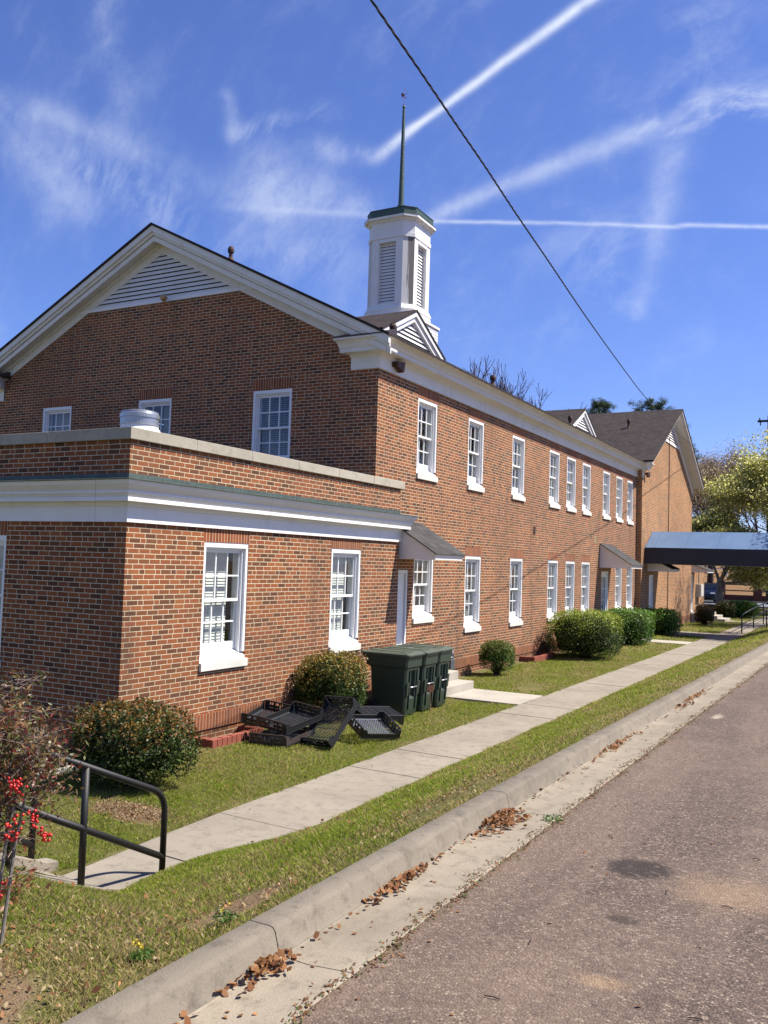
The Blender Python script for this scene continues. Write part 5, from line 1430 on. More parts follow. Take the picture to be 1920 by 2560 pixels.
# ------------------------------------------------------------------ bread trays
traymat = plain('black_tray_plastic', (0.020, 0.021, 0.024), 0.38, 0, 0.2, 8)
traylat = plain('sky_sheen_tray_lattice', (0.075, 0.08, 0.09), 0.35, 0, 0.2, 8)  # grey stands in for sky reflected off the black lattice
palelat = plain('sunlit_tray_lattice', (0.20, 0.215, 0.26), 0.4, 0, 0.15, 8)  # paler copy of the lattice, with bright light put into its colour
traybrown = plain('faded_brown_tray_plastic', (0.060, 0.045, 0.042), 0.5, 0, 0.2, 8)
def tray(O, U, V, lab, mat=traymat, L=0.74, W=0.66, H=0.155, lat=0.040, fmat=None, flip=False):
    """O corner, U along length, V along width; tall ends at u=0 and u=L with hand holes"""
    O = Vector(O); U = Vector(U).normalized(); V = Vector(V); V = (V - U*V.dot(U)).normalized(); N_ = U.cross(V)
    if flip: N_ = -N_
    mat4 = Matrix((( U.x, V.x, N_.x, O.x), (U.y, V.y, N_.y, O.y), (U.z, V.z, N_.z, O.z), (0, 0, 0, 1)))
    o = bpy.data.objects.new('bread_tray', None); C.objects.link(o)
    if mat4.to_3x3().determinant() < 0:
        O2 = O + V*W; V2 = -V; mat4 = Matrix((( U.x, V2.x, N_.x, O2.x), (U.y, V2.y, N_.y, O2.y), (U.z, V2.z, N_.z, O2.z), (0, 0, 0, 1)))
    o.matrix_world = mat4
    tag(o, lab, 'bread tray', 'discarded bread trays on the lawn')
    b = MB(); t = 0.007
    # woven floor
    k = -W
    while k < L + W:
        for sgn in (1, -1):
            # diagonal strip clipped to the rectangle
            pts = []
            u0, v0 = (k, 0.0) if sgn == 1 else (k, W)
            dirv = sgn
            # param s: u=u0+s*0.62, v=v0+sgn*s
            s0 = max(0, -u0/0.62); s1 = min(W, (L-u0)/0.62)
            if s1 - s0 > 0.02:
                a = (u0 + s0*0.62, v0 + dirv*s0); c_ = (u0 + s1*0.62, v0 + dirv*s1)
                z = 0.004 if sgn == 1 else 0.0075
                dx, dy = 0.0045, 0.0
                b.hexa([(a[0]-dx, a[1], z-0.004), (a[0]+dx, a[1], z-0.004), (c_[0]+dx, c_[1], z-0.004), (c_[0]-dx, c_[1], z-0.004), (a[0]-dx, a[1], z+0.003), (a[0]+dx, a[1], z+0.003), (c_[0]+dx, c_[1], z+0.003), (c_[0]-dx, c_[1], z+0.003)])
        k += lat
    for i in range(1, 5): b.box(L*i/5-0.005, L*i/5+0.005, 0, W, -0.004, 0.006)
    b.box(0, L, -0.0, 0.035, -0.006, 0.012); b.box(0, L, W-0.035, W, -0.006, 0.012)
    b.build('lattice_floor', fmat or traylat, None).parent = o
    for v in (0, W-t):
        s = MB(); q = v if v == 0 else W-0.02
        s.prism([(0.0, -0.006), (L, -0.006), (L, H*0.92), (L-0.055, H*0.92), (L-0.10, 0.075), (0.10, 0.075), (0.055, H*0.92), (0.0, H*0.92)], v, v+t, 'y')
        s.box(0.10, L-0.10, v-0.005, v+t+0.005, 0.070, 0.081)
        s.build('side_wall', mat, None, bevel=0.002).parent = o
    for u in (0, L-0.018):
        e = MB(); w0, w1 = 0.02, W-0.02
        e.box(u, u+0.018, w0, w1, 0.0, 0.045); e.box(u, u+0.018, w0, w1, H-0.022, H)
        for (p, q) in ((w0, 0.10), (0.17, 0.20), (0.26, 0.275), (W-0.275, W-0.26), (W-0.20, W-0.17), (W-0.10, w1)): e.box(u, u+0.018, p, q, 0.045, H-0.022)
        for (p, q) in ((0.10, 0.17), (0.20, 0.26), (W-0.26, W-0.20), (W-0.17, W-0.10)): e.box(u+0.006, u+0.012, p, q, 0.05, 0.095)
        e.tube([(u+0.009, 0.275, H-0.03), (u+0.009, W/2-0.02, H-0.046), (u+0.009, W/2+0.02, H-0.046), (u+0.009, W-0.275, H-0.03)], 0.006, 6)
        e.build('end_wall', mat, None, bevel=0.002).parent = o
    return o
tray((-7.23, 10.53, 0.02), (0.0, 0.75, 0.07), (-0.72, 0.24, 0.0), 'faded brown bread tray at the bottom of the left stack', traybrown, H=0.15)
tray((-7.65, 10.95, 0.12), (-0.10, 0.70, 0.10), (-0.65, -0.22, 0.06), 'black bread tray poking out on the far left, nearest to the wall')
tray((-7.30, 10.62, 0.17), (0.18, 0.69, 0.15), (-0.66, 0.25, 0.05), 'black bread tray lying on top of the faded brown one')
tray((-6.69, 10.88, 0.015), (0.08, 0.58, 0.55), (-0.56, 0.19, 0.03), 'tilted black bread tray leaning in the middle, its lattice facing the street', L=0.80, W=0.60)
tray((-6.56, 11.46, 0.07), (0.29, 0.48, -0.04), (-0.51, 0.42, 0.20), 'black bread tray with sunlit pale lattice floor on the right of the pile', L=0.66, W=0.62, fmat=palelat)
tray((-6.70, 13.10, 0.16), (-0.6, -0.8, 0.05), (-0.8, 0.6, 0.10), 'black bread tray at the back of the pile against the first green bin', L=0.70, W=0.60)

# loose pipes behind the trays
for (p, q, lab) in (((-8.0, 14.2, 0.42), (-7.95, 13.05, 0.10), 'longer grey plastic pipe leaning beside the first green bin'), ((-8.25, 14.6, 0.06), (-7.72, 13.45, 0.05), 'shorter grey plastic pipe lying on the ground behind the bread trays')):
    mb = MB(); mb.tube([p, q], 0.013, 8); tag(mb.build('plastic_pipe', plain('dull_beige_pipe', (0.34, 0.29, 0.24), 0.6), None), lab, 'pipe')

# small rusty sign on a stake
o = empty('stake_sign', (-6.90, 14.50, 0), 'small blank rusty square sign on a short leaning stake beside the green bins', 'sign')
mb = MB(); mb.tube([(-6.885, 14.48, -0.05), (-6.99, 14.62, 0.40)], 0.006, 6); mb.build('stake', plain('rusty_stake_metal', (0.30, 0.13, 0.07), 0.8, 0.3, 0.3, 20), o)
mb = MB(); mb.hexa([(-7.075, 14.57, 0.36), (-6.925, 14.64, 0.345), (-6.925, 14.646, 0.345), (-7.075, 14.576, 0.36), (-7.078, 14.60, 0.485), (-6.928, 14.67, 0.47), (-6.928, 14.676, 0.47), (-7.078, 14.606, 0.485)])
mb.build('sign_plate', plain('rusty_brown_plate', (0.24, 0.095, 0.055), 0.75, 0.2, 0.35, 16), o)

# gas meter
o = empty('gas_meter', (-8.5, 18.75, 0), 'grey gas meter with pipes standing at the wall behind the green bins', 'gas meter')
gm_ = plain('grey_meter_paint', (0.16, 0.17, 0.18), 0.5, 0.4)
mb = MB(); mb.box(-8.60, -8.38, 18.62, 18.86, 0.25, 0.50); mb.lathe([(0.10, 0), (0.115, 0.03), (0.09, 0.06), (0.0, 0.07)], (-8.49, 18.74, 0.50), 16); mb.build('meter_body', gm_, o, bevel=0.02)
mb = MB(); mb.tube([(-8.55, 18.60, -0.05), (-8.55, 18.60, 0.62), (-8.52, 18.66, 0.66), (-8.5, 18.70, 0.52)], 0.022, 8); mb.tube([(-8.45, 18.80, 0.52), (-8.46, 18.88, 0.66), (-8.5, 18.98, 0.66), (-8.5, 18.98, 0.12), (-8.78, 18.98, 0.12)], 0.022, 8)
mb.tube([(-8.55, 18.45, 0.60), (-8.55, 18.62, 0.60)], 0.03, 8); mb.build('pipework', gm_, o, smooth=True)
mb = MB(); mb.tube([(-8.55, 18.42, 0.60), (-8.49, 18.42, 0.60)], 0.075, 18); mb.build('regulator', plain('blue_grey_regulator', (0.22, 0.27, 0.32), 0.4, 0.4), o)

# utility cabinet on the far wall
o = empty('utility_box', (XW, 52.0, 1.2), 'pale grey utility box fixed to the far brick wall beside the last door', 'utility box')
mb = MB(); mb.box(XW-0.398, XW-0.12, 53.6, 54.5, 1.22, 1.95); mb.build('cabinet', plain('pale_grey_cabinet_paint', (0.55, 0.53, 0.48), 0.5), o, bevel=0.01)
mb = MB(); mb.box(XW-0.119, XW-0.10, 53.65, 54.45, 1.27, 1.90); mb.build('cabinet_door', plain('off_white_cabinet_door', (0.70, 0.68, 0.62), 0.45), o, bevel=0.004)
mb = MB(); mb.tube([(XW-0.3, 54.0, 1.95), (XW-0.3, 54.0, 3.2)], 0.03, 8); mb.tube([(XW-0.3, 53.9, 1.22), (XW-0.3, 53.9, 0.1)], 0.03, 8); mb.build('conduit', plain('grey_conduit', (0.3, 0.29, 0.27), 0.5), o)

# ------------------------------------------------------------------ blue fabric canopy
navy = NT('navy_canvas_material'); P = navy.pos()
c = navy.mix(navy.noise(2, P, 4), (0.007, 0.011, 0.026), (0.012, 0.018, 0.038))
M['navy'] = navy.fin(c, 0.5, 0, 0.45)
navy.bsdf.inputs['Sheen Weight'].default_value = 0.05; navy.bsdf.inputs['Sheen Roughness'].default_value = 0.4; navy.bsdf.inputs['Sheen Tint'].default_value = (0.45, 0.65, 1, 1)
o = empty('fabric_canopy', (-5.5, 40.2, 0), 'long navy blue fabric canopy on posts running from the wing wall out to the street', 'canopy')
x0, x1, ya, yb, yr = XW+0.03, -2.3, 38.55, 41.55, 40.05
zb, zs, zr = 2.94, 3.62, 4.36
mb = MB()
for (p, q) in (((ya, zs), (yr, zr)), ((yr, zr), (yb, zs))):
    nseg = 12
    rows = [[(x0 + (x1-x0)*k/nseg, p[0] + (q[0]-p[0])*j/6, p[1] + (q[1]-p[1])*j/6 - 0.015*math.sin(PI*j/6)*abs(math.sin(PI*k/3.0))) for k in range(nseg+1)] for j in range(7)]
    mb.grid(rows)
fn_ = NT('sunlit_blue_canvas'); P = fn_.pos(); fx, fy, fz = fn_.sep(P)  # same cloth as the valance; sun sheen on the roof painted as lighter blue
sm_ = fn_.math('ABSOLUTE', fn_.math('SUBTRACT', fn_.math('FRACT', fn_.math('DIVIDE', fx, 1.25)), 0.5))
c = fn_.mix(fn_.noise(0.8, P, 5, 0.7), (0.085, 0.155, 0.29), (0.16, 0.26, 0.42)); c = fn_.mix(fn_.map(sm_, 0, 0.018, 0.6, 0), c, (0.04, 0.07, 0.14))
c = fn_.mix(fn_.map(fn_.noise(1.0, fn_.scale(P, (3, 1, 1)), 5, 0.7), 0.5, 0.75, 0, 0.4), c, (0.07, 0.12, 0.22))
roof_lit = fn_.fin(c, 0.5)
rf = mb.build('canopy_roof', roof_lit, o)
rf.modifiers.new('thick', 'SOLIDIFY').thickness = 0.012
mb = MB()
for yy in (ya, yb):
    mb.grid([[(x0 + (x1-x0)*k/24, yy + 0.006*math.sin(k*1.9), z) for k in range(25)] for z in (zb, (zb+zs)/2, zs-0.002)])
mb.poly([(x1, ya, zb), (x1, yb, zb), (x1, yb, zs), (x1, yr, zr), (x1, ya, zs)])
vl = mb.build('valance', M['navy'], o); vl.modifiers.new('thick', 'SOLIDIFY').thickness = 0.01
mb = MB()
for yy in (ya+0.03, yb-0.03): mb.tube([(x0, yy, zs-0.03), (x1, yy, zs-0.03)], 0.02, 8); mb.tube([(x0, yy, zb+0.02), (x1, yy, zb+0.02)], 0.018, 8)
mb.tube([(x0, yr, zr-0.04), (x1, yr, zr-0.04)], 0.02, 8)
mb.build('canopy_frame', M['galv'], o)
for (px_, py_) in ((-2.75, ya+0.1), (-2.75, yb-0.1)):
    mb = MB(); mb.tube([(px_, py_, 0.3), (px_, py_, zs)], 0.035, 10); mb.build('post', M['galv'], o)
# ------------------------------------------------------------------ trees
RMIN = [0.0]
def grow(g, p, d, L, r, lev, maxlev, mb, tips, spread=0.6, up=0.15, kids=(2, 4), sides=6, curve=0.18, shrink=0.72, flat=1.0):
    """recursive limbs; collects tip points with directions"""
    n_ = 3 if lev < maxlev-1 else 2
    pts = [p.copy()]; dd = d.copy(); q = p.copy()
    for i in range(n_):
        dd = dd + g.normal(0, curve, 3)*np.array([1, 1, 0.6]); dd[2] += up*0.3; dd /= np.linalg.norm(dd)
        q = q + dd*L/n_; pts.append(q.copy())
    rr = [max(RMIN[0], r*(1 - 0.45*i/n_)) for i in range(n_+1)]
    mb.tube(pts, rr, max(3, sides-lev), cap=(lev == 0))
    if lev >= maxlev:
        tips.append((pts[-1], dd)); tips.append((pts[1], dd)); return
    k = int(g.integers(kids[0], kids[1]+1))
    for i in range(k):
        t = 1.0 if i == 0 else g.uniform(0.45, 1.0)
        base = pts[-1] if i == 0 else pts[1] + (pts[-1]-pts[1])*t
        nd = dd + g.normal(0, spread*(0.45 if i == 0 else 1.0), 3)*np.array([1, 1, flat]); nd[2] += up; nd /= np.linalg.norm(nd)
        grow(g, base, nd, L*shrink*g.uniform(0.8, 1.15), rr[-1]*(0.85 if i == 0 else 0.65), lev+1, maxlev, mb, tips, spread, up, kids, sides, curve, shrink, flat)
def tree(name, lab, base, h, lean=(0, 0, 1), r=0.2, levels=5, trunk=0.3, seed=1, leaves=None, barkm='bark', spread=0.6, up=0.15, kids=(2, 4), shrink=0.72, flat=1.0, cat='tree', group=None):
    g = np.random.default_rng(seed)
    o = empty(name, base, lab, cat, group)
    mb = MB(); tips = []
    d = np.array(lean, dtype=float); d /= np.linalg.norm(d)
    p = np.array(base, dtype=float); p[2] -= 0.2
    L0 = h*trunk
    grow(g, p, d, L0, r, 0, levels, mb, tips, spread, up, kids, 9, 0.10, shrink, flat)
    mb.build('trunk', M[barkm], o)
    if leaves:
        per, jit, size, cols, asp, spr = leaves
        T = np.array([t[0] for t in tips]); P = np.repeat(T, per, 0); P = P + g.normal(0, 1, P.shape)*np.array([jit, jit, jit*spr])
        m = len(P); t = g.random(m)
        ca = [np.array(c) for c in cols]
        idx = (t*len(ca)).astype(int); col = np.stack(ca)[idx]*g.uniform(0.7, 1.25, (m, 1))
        V, F, c = leaf_quads(P, np.tile([0, 0, 0.8], (m, 1)), size, g, col, asp)
        np_mesh('crown', V, F, M['blossom'] if 'flower' in name else M['leaf'], o, c, off=base)
    return o
YG = [(0.50, 0.50, 0.14), (0.60, 0.58, 0.20), (0.42, 0.42, 0.10), (0.72, 0.70, 0.36), (0.30, 0.26, 0.07)]
tree('flowering_tree', 'yellow green budding tree with forked pale trunk standing beside the far end of the church', (-8.9, 62.5, 0.3), 9.0, (0.05, 0.0, 1), 0.30, 6, 0.22, 31, (17, 0.42, 0.19, YG, 0.6, 0.35), 'barkpale', 0.75, 0.10, (3, 4), 0.76, 0.55)
tree('flowering_tree', 'taller pale yellow tree reaching out of the right edge above the blue canopy', (-4.5, 66.0, 0.4), 14.5, (-0.05, 0.0, 1), 0.36, 6, 0.24, 37, (13, 0.45, 0.18, YG, 0.6, 0.35), 'bark', 0.62, 0.14, (3, 4), 0.78, 0.6)
BR = [(0.26, 0.17, 0.11), (0.36, 0.23, 0.15), (0.30, 0.26, 0.11), (0.18, 0.13, 0.08)]
for i, (x, y, h, lab) in enumerate(((-14.0, 92, 16.5, 'brown budding tree just right of the far gable end'), (-10.2, 97, 15.5, 'brown budding tree behind the yellow green one'), (-5.5, 104, 15.0, 'brown budding tree behind the wooden utility pole'), (-17.0, 108, 18.0, 'farthest brown budding tree mostly hidden by the gable'))):
    tree('budding_tree', lab, (x, y, 1.6), h, (0, 0, 1), 0.32, 6, 0.24, 50+i, (7, 0.38, 0.18, BR, 0.5, 0.8), 'barkdark', 0.55, 0.2, (3, 4), 0.76, 0.9, group='brown budding trees beyond the cross street')
TW = [(0.24, 0.13, 0.10), (0.30, 0.18, 0.13)]
RMIN[0] = 0.017
for i, (x, y, h, lab) in enumerate(((-24.6, 55.0, 16.2, 'sparse bare tree over the long roof, left of its vent pipe'), (-22.9, 56.0, 17.4, 'bare tree with reddish buds rising over the long roof, right of its vent pipe'))):
    tree('bare_tree', lab, (x, y, 0.0), h, (0, 0, 1), 0.26, 7, 0.27, 60+i*3, (2, 0.10, 0.09, TW, 0.5, 1.0), 'barkdark', 0.46, 0.22, (2, 3), 0.76, 1.0, group='bare trees behind the long roof')
RMIN[0] = 0.0
tree('budding_tree', 'tall budding street tree outside the right edge, farther along than the canopy', (-0.4, 50.8, 0.5), 15.5, (0, 0, 1), 0.30, 6, 0.26, 91, (3, 0.30, 0.15, BR, 0.5, 0.8), 'bark', 0.55, 0.2, (3, 4), 0.74, 0.9)
tree('budding_tree', 'tall budding street tree outside the right edge beside the canopy end', (2.0, 43.2, 0.5), 14.5, (0, 0, 1), 0.30, 6, 0.26, 93, (4, 0.30, 0.16, BR, 0.5, 0.8), 'bark', 0.55, 0.2, (3, 4), 0.74, 0.9)
# pines
def pine(lab, base, h, seed, w, r0=0.55):
    g = np.random.default_rng(seed); o = empty('pine_tree', base, lab, 'pine tree', 'pines behind the wing roof')
    mb = MB(); b = np.array(base, dtype=float)
    mb.tube([b, b + [0.1, 0, h*0.5], b + [0, 0.1, h*0.97]], [0.28, 0.2, 0.05], 9)
    C_ = []
    for i in range(70):
        t = g.uniform(r0, 1.0); a = g.uniform(0, 2*PI); L = w*math.sqrt(max(0.04, 1-((t-r0)/(1-r0))**2.2))*g.uniform(0.35, 1.0)
        p0 = b + [0, 0, h*t*0.97]; p1 = p0 + [math.cos(a)*L, math.sin(a)*L, L*0.28]
        mb.tube([p0, (p0+p1)/2 + [0, 0, -0.05], p1], [0.05, 0.035, 0.015], 4)
        for k in range(5): C_.append(p0 + (p1-p0)*g.uniform(0.5, 1.05) + g.normal(0, 0.16, 3))
    mb.build('trunk', M['bark'], o)
    C_ = np.array(C_); m = len(C_)*75
    q = np.repeat(C_, 75, 0); dd = g.normal(0, 1, (m, 3)); dd /= np.linalg.norm(dd, axis=1, keepdims=True); rr = g.random((m, 1))**0.5*0.34
    P = q + dd*rr*np.array([1, 1, 0.75]); t = g.random((m, 1)); col = np.array([0.012, 0.035, 0.010])*(1-t) + np.array([0.06, 0.11, 0.025])*t
    V, F, c = leaf_quads(P, dd, 0.20, g, col, 0.12, 0.5)
    np_mesh('crown', V, F, M['leaf'], o, c, off=base)
pine('left pine with open round tufts over the ridge of the far roof', (-20.3, 74, 0.5), 16.6, 71, 2.3, 0.72)
pine('dense dark pine over the ridge of the far roof near its gable', (-16.4, 76, 0.5), 16.9, 72, 2.6, 0.72)
pine('pine showing past the raking edge of the far gable', (-15.0, 80, 0.5), 15.2, 73, 2.0, 0.66)

# ------------------------------------------------------------------ far street life
o = empty('brick_fence', (-8, 79.5, 0.5), 'dark reddish brick fence with round topped piers and timber rails across the far street', 'fence')
fb = plain('dark_red_fence_brick', (0.11, 0.045, 0.035), 0.85, 0, 0.3, 6)
for x in (-17.0, -14.2, -11.2, -8.35, -5.5, -2.7):
    mb = MB(); z = 0.45; mb.box(x-0.33, x+0.33, 79.2, 79.8, z-0.3, z+1.35); mb.prism([(x-0.33, z+1.35), (x+0.33, z+1.35), (x+0.28, z+1.55), (x+0.12, z+1.68), (x-0.12, z+1.68), (x-0.28, z+1.55)], 79.2, 79.8, 'y'); mb.build('pier', fb, o, bevel=0.02)
    if x < -3:
        w = MB(); w.box(x+0.33, x+2.5, 79.35, 79.65, 0.2, 0.85); w.build('low_wall', fb, o)
        for zz in (1.15, 1.65):
            rl = MB(); rl.box(x+0.33, x+2.5, 79.45, 79.55, zz, zz+0.10); rl.build('rail', M['bark'], o)
o = empty('white_railing', (-10, 104, 2.0), 'white horizontal rail fence on top of the brown bank in the distance', 'fence')
mb = MB()
wz_ = 3.05
for zz in (0, 0.35, 0.7): mb.box(-22, 2, 104, 104.06, wz_+zz, wz_+zz+0.12)
mb.build('rail', M['white'], o)
for k in range(10):
    p = MB(); p.box(-22+k*2.6, -21.85+k*2.6, 104.07, 104.2, wz_-1.6, wz_+0.9); p.build('post', M['white'], o)
boxwood((-6.6, 90.5), 2.2, 1.8, 2.1, 6000, 0.16, 'broad dark evergreen shrub on the brown bank behind the brick fence', green=((0.008, 0.02, 0.008), (0.03, 0.05, 0.02)), seed=31, group='shrubs on the far bank')

# dark car
car = empty('parked_car', (-11.05, 69.2, 0.41), 'dark blue car on the far street, one headlight showing beside the forked tree trunk', 'car')
paint = NT('dark_blue_car_paint').fin((0.006, 0.010, 0.022), 0.16, 0.3, 0.8)
X0, Y0, Z0 = -11.05, 69.2, 0.41
def carpt(l, w, z): return (X0 + w, Y0 + l, Z0 + z)     # length along +y, front at low y
prof = [(-0.05, 0.42), (0.0, 0.62), (0.25, 0.78), (1.15, 0.92), (1.85, 1.34), (2.35, 1.44), (3.15, 1.40), (3.85, 1.02), (4.35, 0.98), (4.45, 0.55), (4.40, 0.28), (0.05, 0.25)]
mb = MB(); secs = []
for wv, ins in ((-0.88, 0.10), (-0.86, 0.0), (0.86, 0.0), (0.88, 0.10)):
    secs.append([carpt(l + (0.10 if (i == 0 and ins) else 0), wv*(1 - 0.16*max(0, (z-0.9))/0.5), z - (ins*0.5 if z > 0.5 else 0)) for i, (l, z) in enumerate(prof)])
mb.grid(secs, 0, True); mb.poly(secs[0][::-1]); mb.poly(secs[-1]); mb.build('body', paint, car, bevel=0.04)
gl = plain('dark_car_glass', (0.01, 0.012, 0.015), 0.08)
mb = MB(); mb.hexa([carpt(1.20, -0.68, 0.94), carpt(1.20, 0.68, 0.94), carpt(1.24, 0.68, 0.94), carpt(1.24, -0.68, 0.94), carpt(1.78, -0.62, 1.32), carpt(1.78, 0.62, 1.32), carpt(1.82, 0.62, 1.32), carpt(1.82, -0.62, 1.32)]); mb.build('windscreen', gl, car)
for s in (-1, 1):
    mb = MB(); mb.hexa([carpt(0.02, s*0.80, 0.60), carpt(0.02, s*0.50, 0.58), carpt(0.16, s*0.50, 0.58), carpt(0.22, s*0.86, 0.60), carpt(0.06, s*0.80, 0.72), carpt(0.06, s*0.52, 0.70), carpt(0.24, s*0.52, 0.76), carpt(0.30, s*0.84, 0.78)])
    mb.build('headlight', plain('clear_headlight_lens', (0.65, 0.68, 0.70), 0.12, 0.4), car, bevel=0.01)
    for l in (0.85, 3.55):
        w = MB(); w.tube([carpt(l, s*0.68, 0.31), carpt(l, s*0.895, 0.31)], 0.32, 22); wo = w.build('wheel', M['rubber'], car, bevel=0.03)
        h = MB(); h.tube([carpt(l, s*0.885, 0.31), carpt(l, s*0.905, 0.31)], 0.19, 14); ho = h.build('rim', M['galv'], None); ho.parent = wo; ho.location = -Vector(car.location)
mb = MB(); mb.box(X0-0.42, X0+0.42, Y0-0.075, Y0-0.04, Z0+0.34, Z0+0.48); mb.build('grille', M['black_metal'], car)

# utility pole
o = empty('utility_pole', (-6.9, 72.5, 0.4), 'dark wooden utility pole with two crossarms at the right edge behind the pale yellow tree', 'utility pole')
mb = MB(); mb.tube([(-6.9, 72.5, 0.3), (-6.9, 72.5, 14.6)], [0.17, 0.12], 10); mb.build('pole', M['barkdark'], o)
for (z, xa_, xb_) in ((14.1, -7.7, -5.7), (10.35, -7.75, -6.1)):
    mb = MB(); mb.box(xa_, xb_, 72.30, 72.42, z, z+0.16); mb.build('crossarm', M['barkdark'], o)
for x in (-7.55, -6.3, -5.85):
    mb = MB(); mb.lathe([(0.02, 0), (0.06, 0.04), (0.035, 0.08), (0.06, 0.12), (0.02, 0.2)], (x, 72.36, 14.262), 10); mb.build('insulator', M['rustpipe'], o)
mb = MB(); mb.lathe([(0.0, -0.28), (0.05, -0.2), (0.03, -0.1), (0.06, 0.0)], (-7.5, 72.36, 14.1), 8); mb.build('fuse_cutout', M['rustpipe'], o)

# ------------------------------------------------------------------ twisted service cable
pts = [(-3.0, 1.6, 7.16), (-3.24, 3.7, 7.08), (-3.46, 5.82, 7.06), (-3.58, 6.97, 7.07), (-3.70, 8.05, 7.085), (-3.81, 9.06, 7.10), (-3.96, 10.42, 7.10), (-4.16, 12.33, 7.11), (-4.52, 15.64, 7.14), (-5.05, 20.58, 7.25), (-5.57, 25.39, 7.43), (-6.7, 35.9, 8.02), (-8.20, 49.76, 9.10)]
def catmull(P, per):
    P = [np.array(p, dtype=float) for p in P]; out = []
    for i in range(len(P)-1):
        p0, p1, p2, p3 = P[max(0, i-1)], P[i], P[i+1], P[min(len(P)-1, i+2)]
        n_ = max(2, int(np.linalg.norm(p2-p1)/per))
        for k in range(n_):
            t = k/n_; out.append(0.5*((2*p1) + (-p0+p2)*t + (2*p0-5*p1+4*p2-p3)*t*t + (-p0+3*p1-3*p2+p3)*t**3))
    out.append(P[-1]); return out
o = empty('service_cable', (-8.2, 49.76, 9.1), 'twisted black overhead service cable running from the top of the picture to the far gable', 'cable')
path_ = catmull(pts, 0.045)
ph = 0
for st_ in range(3):
    mb = MB(); q = []; s_ = 0
    for i, p in enumerate(path_):
        if i: s_ += np.linalg.norm(path_[i]-path_[i-1])
        a = s_*2*PI/0.48 + st_*2*PI/3
        rr = 0.0066
        q.append((p[0] + rr*math.cos(a), p[1], p[2] + rr*math.sin(a)))
    mb.tube(q, 0.0054, 6); mb.build('strand', plain('black_cable_rubber', (0.012, 0.011, 0.011), 0.6) if st_ == 0 else bpy.data.materials['black_cable_rubber'], o, smooth=True)
mb = MB(); mb.tube([(-8.2, 49.76, 9.1), (-8.35, 49.80, 9.12)], 0.03, 8); mb.build('clamp', M['galv'], o)

# ------------------------------------------------------------------ camera
cam = bpy.data.cameras.new('camera'); co = bpy.data.objects.new('camera', cam); C.objects.link(co); S.camera = co
f_px, yaw, pit, rol = 2232.11, R(28.78383), R(3.22386), R(-1.75986)
fw = Vector((-math.sin(yaw)*math.cos(pit), math.cos(yaw)*math.cos(pit), math.sin(pit)))
r_ = Vector((math.cos(yaw), math.sin(yaw), 0)); d_ = fw.cross(r_)
r2 = r_*math.cos(rol) + d_*math.sin(rol); d2 = -r_*math.sin(rol) + d_*math.cos(rol)
upv = -d2; bk = -fw
co.matrix_world = Matrix(((r2.x, upv.x, bk.x, 0), (r2.y, upv.y, bk.y, 0), (r2.z, upv.z, bk.z, 2.65), (0, 0, 0, 1)))
cam.sensor_fit = 'VERTICAL'; cam.sensor_height = 24.0; cam.sensor_width = 18.0; cam.lens = f_px/2560*24.0
cam.clip_start = 0.05; cam.clip_end = 3000

# ------------------------------------------------------------------ sun and sky
EL, AZ = R(55.0), R(29.5)            # azimuth measured from +X towards +Y
sd = Vector((math.cos(EL)*math.cos(AZ), math.cos(EL)*math.sin(AZ), math.sin(EL)))
sun = bpy.data.lights.new('sun', 'SUN'); so = bpy.data.objects.new('sun', sun); C.objects.link(so)
sun.energy = SUN_E; sun.angle = R(0.53); sun.color = (1.0, 0.935, 0.83)
so.rotation_euler = sd.to_track_quat('Z', 'Y').to_euler(); so.location = (0, 0, 30)
W = bpy.data.worlds.new('World'); S.world = W; W.use_nodes = True
t = W.node_tree; n_ = t.nodes; l_ = t.links
bg = n_['Background']; sky = n_.new('ShaderNodeTexSky'); sky.sky_type = 'NISHITA'; sky.sun_disc = False
sky.sun_elevation = EL; sky.sun_rotation = math.atan2(sd.x, sd.y); sky.altitude = 100; sky.air_density = 1.0; sky.dust_density = 0.4; sky.ozone_density = 3.0
tc = n_.new('ShaderNodeTexCoord'); Dn = tc.outputs['Generated']
def vm(op, a, b=None):
    x = n_.new('ShaderNodeVectorMath'); x.operation = op
    for i, v in enumerate((a, b)):
        if v is None: continue
        if isinstance(v, bpy.types.NodeSocket): l_.new(v, x.inputs[i])
        else: x.inputs[i].default_value = v
    return x.outputs['Value'] if op == 'DOT_PRODUCT' else x.outputs[0]
def mt(op, a, b=None, c=None, clamp=False):
    x = n_.new('ShaderNodeMath'); x.operation = op; x.use_clamp = clamp
    for i, v in enumerate((a, b, c)):
        if v is None: continue
        if isinstance(v, bpy.types.NodeSocket): l_.new(v, x.inputs[i])
        else: x.inputs[i].default_value = v
    return x.outputs[0]
def nz(scale, vec, detail=5, rough=0.6, col=False, dist=0.0):
    x = n_.new('ShaderNodeTexNoise'); x.inputs['Scale'].default_value = scale; x.inputs['Detail'].default_value = detail; x.inputs['Roughness'].default_value = rough; x.inputs['Distortion'].default_value = dist
    l_.new(vec, x.inputs['Vector']); return x.outputs[1] if col else x.outputs[0]
def mr(v, a, b, c, d, smooth=True):
    x = n_.new('ShaderNodeMapRange'); x.interpolation_type = 'SMOOTHSTEP' if smooth else 'LINEAR'
    l_.new(v, x.inputs[0])
    for i, q in enumerate((a, b, c, d)): x.inputs[i+1].default_value = q
    return x.outputs[0]
def dirof(px, py):      # compass direction of a spot of sky, measured once from the photograph
    v = r2*((px-960)/f_px) + d2*((py-1280)/f_px) + fw
    return v.normalized()
warp_s = vm('MULTIPLY', vm('SUBTRACT', nz(9, Dn, 4, 0.6, True), (0.5, 0.5, 0.5)), (0.030,)*3)
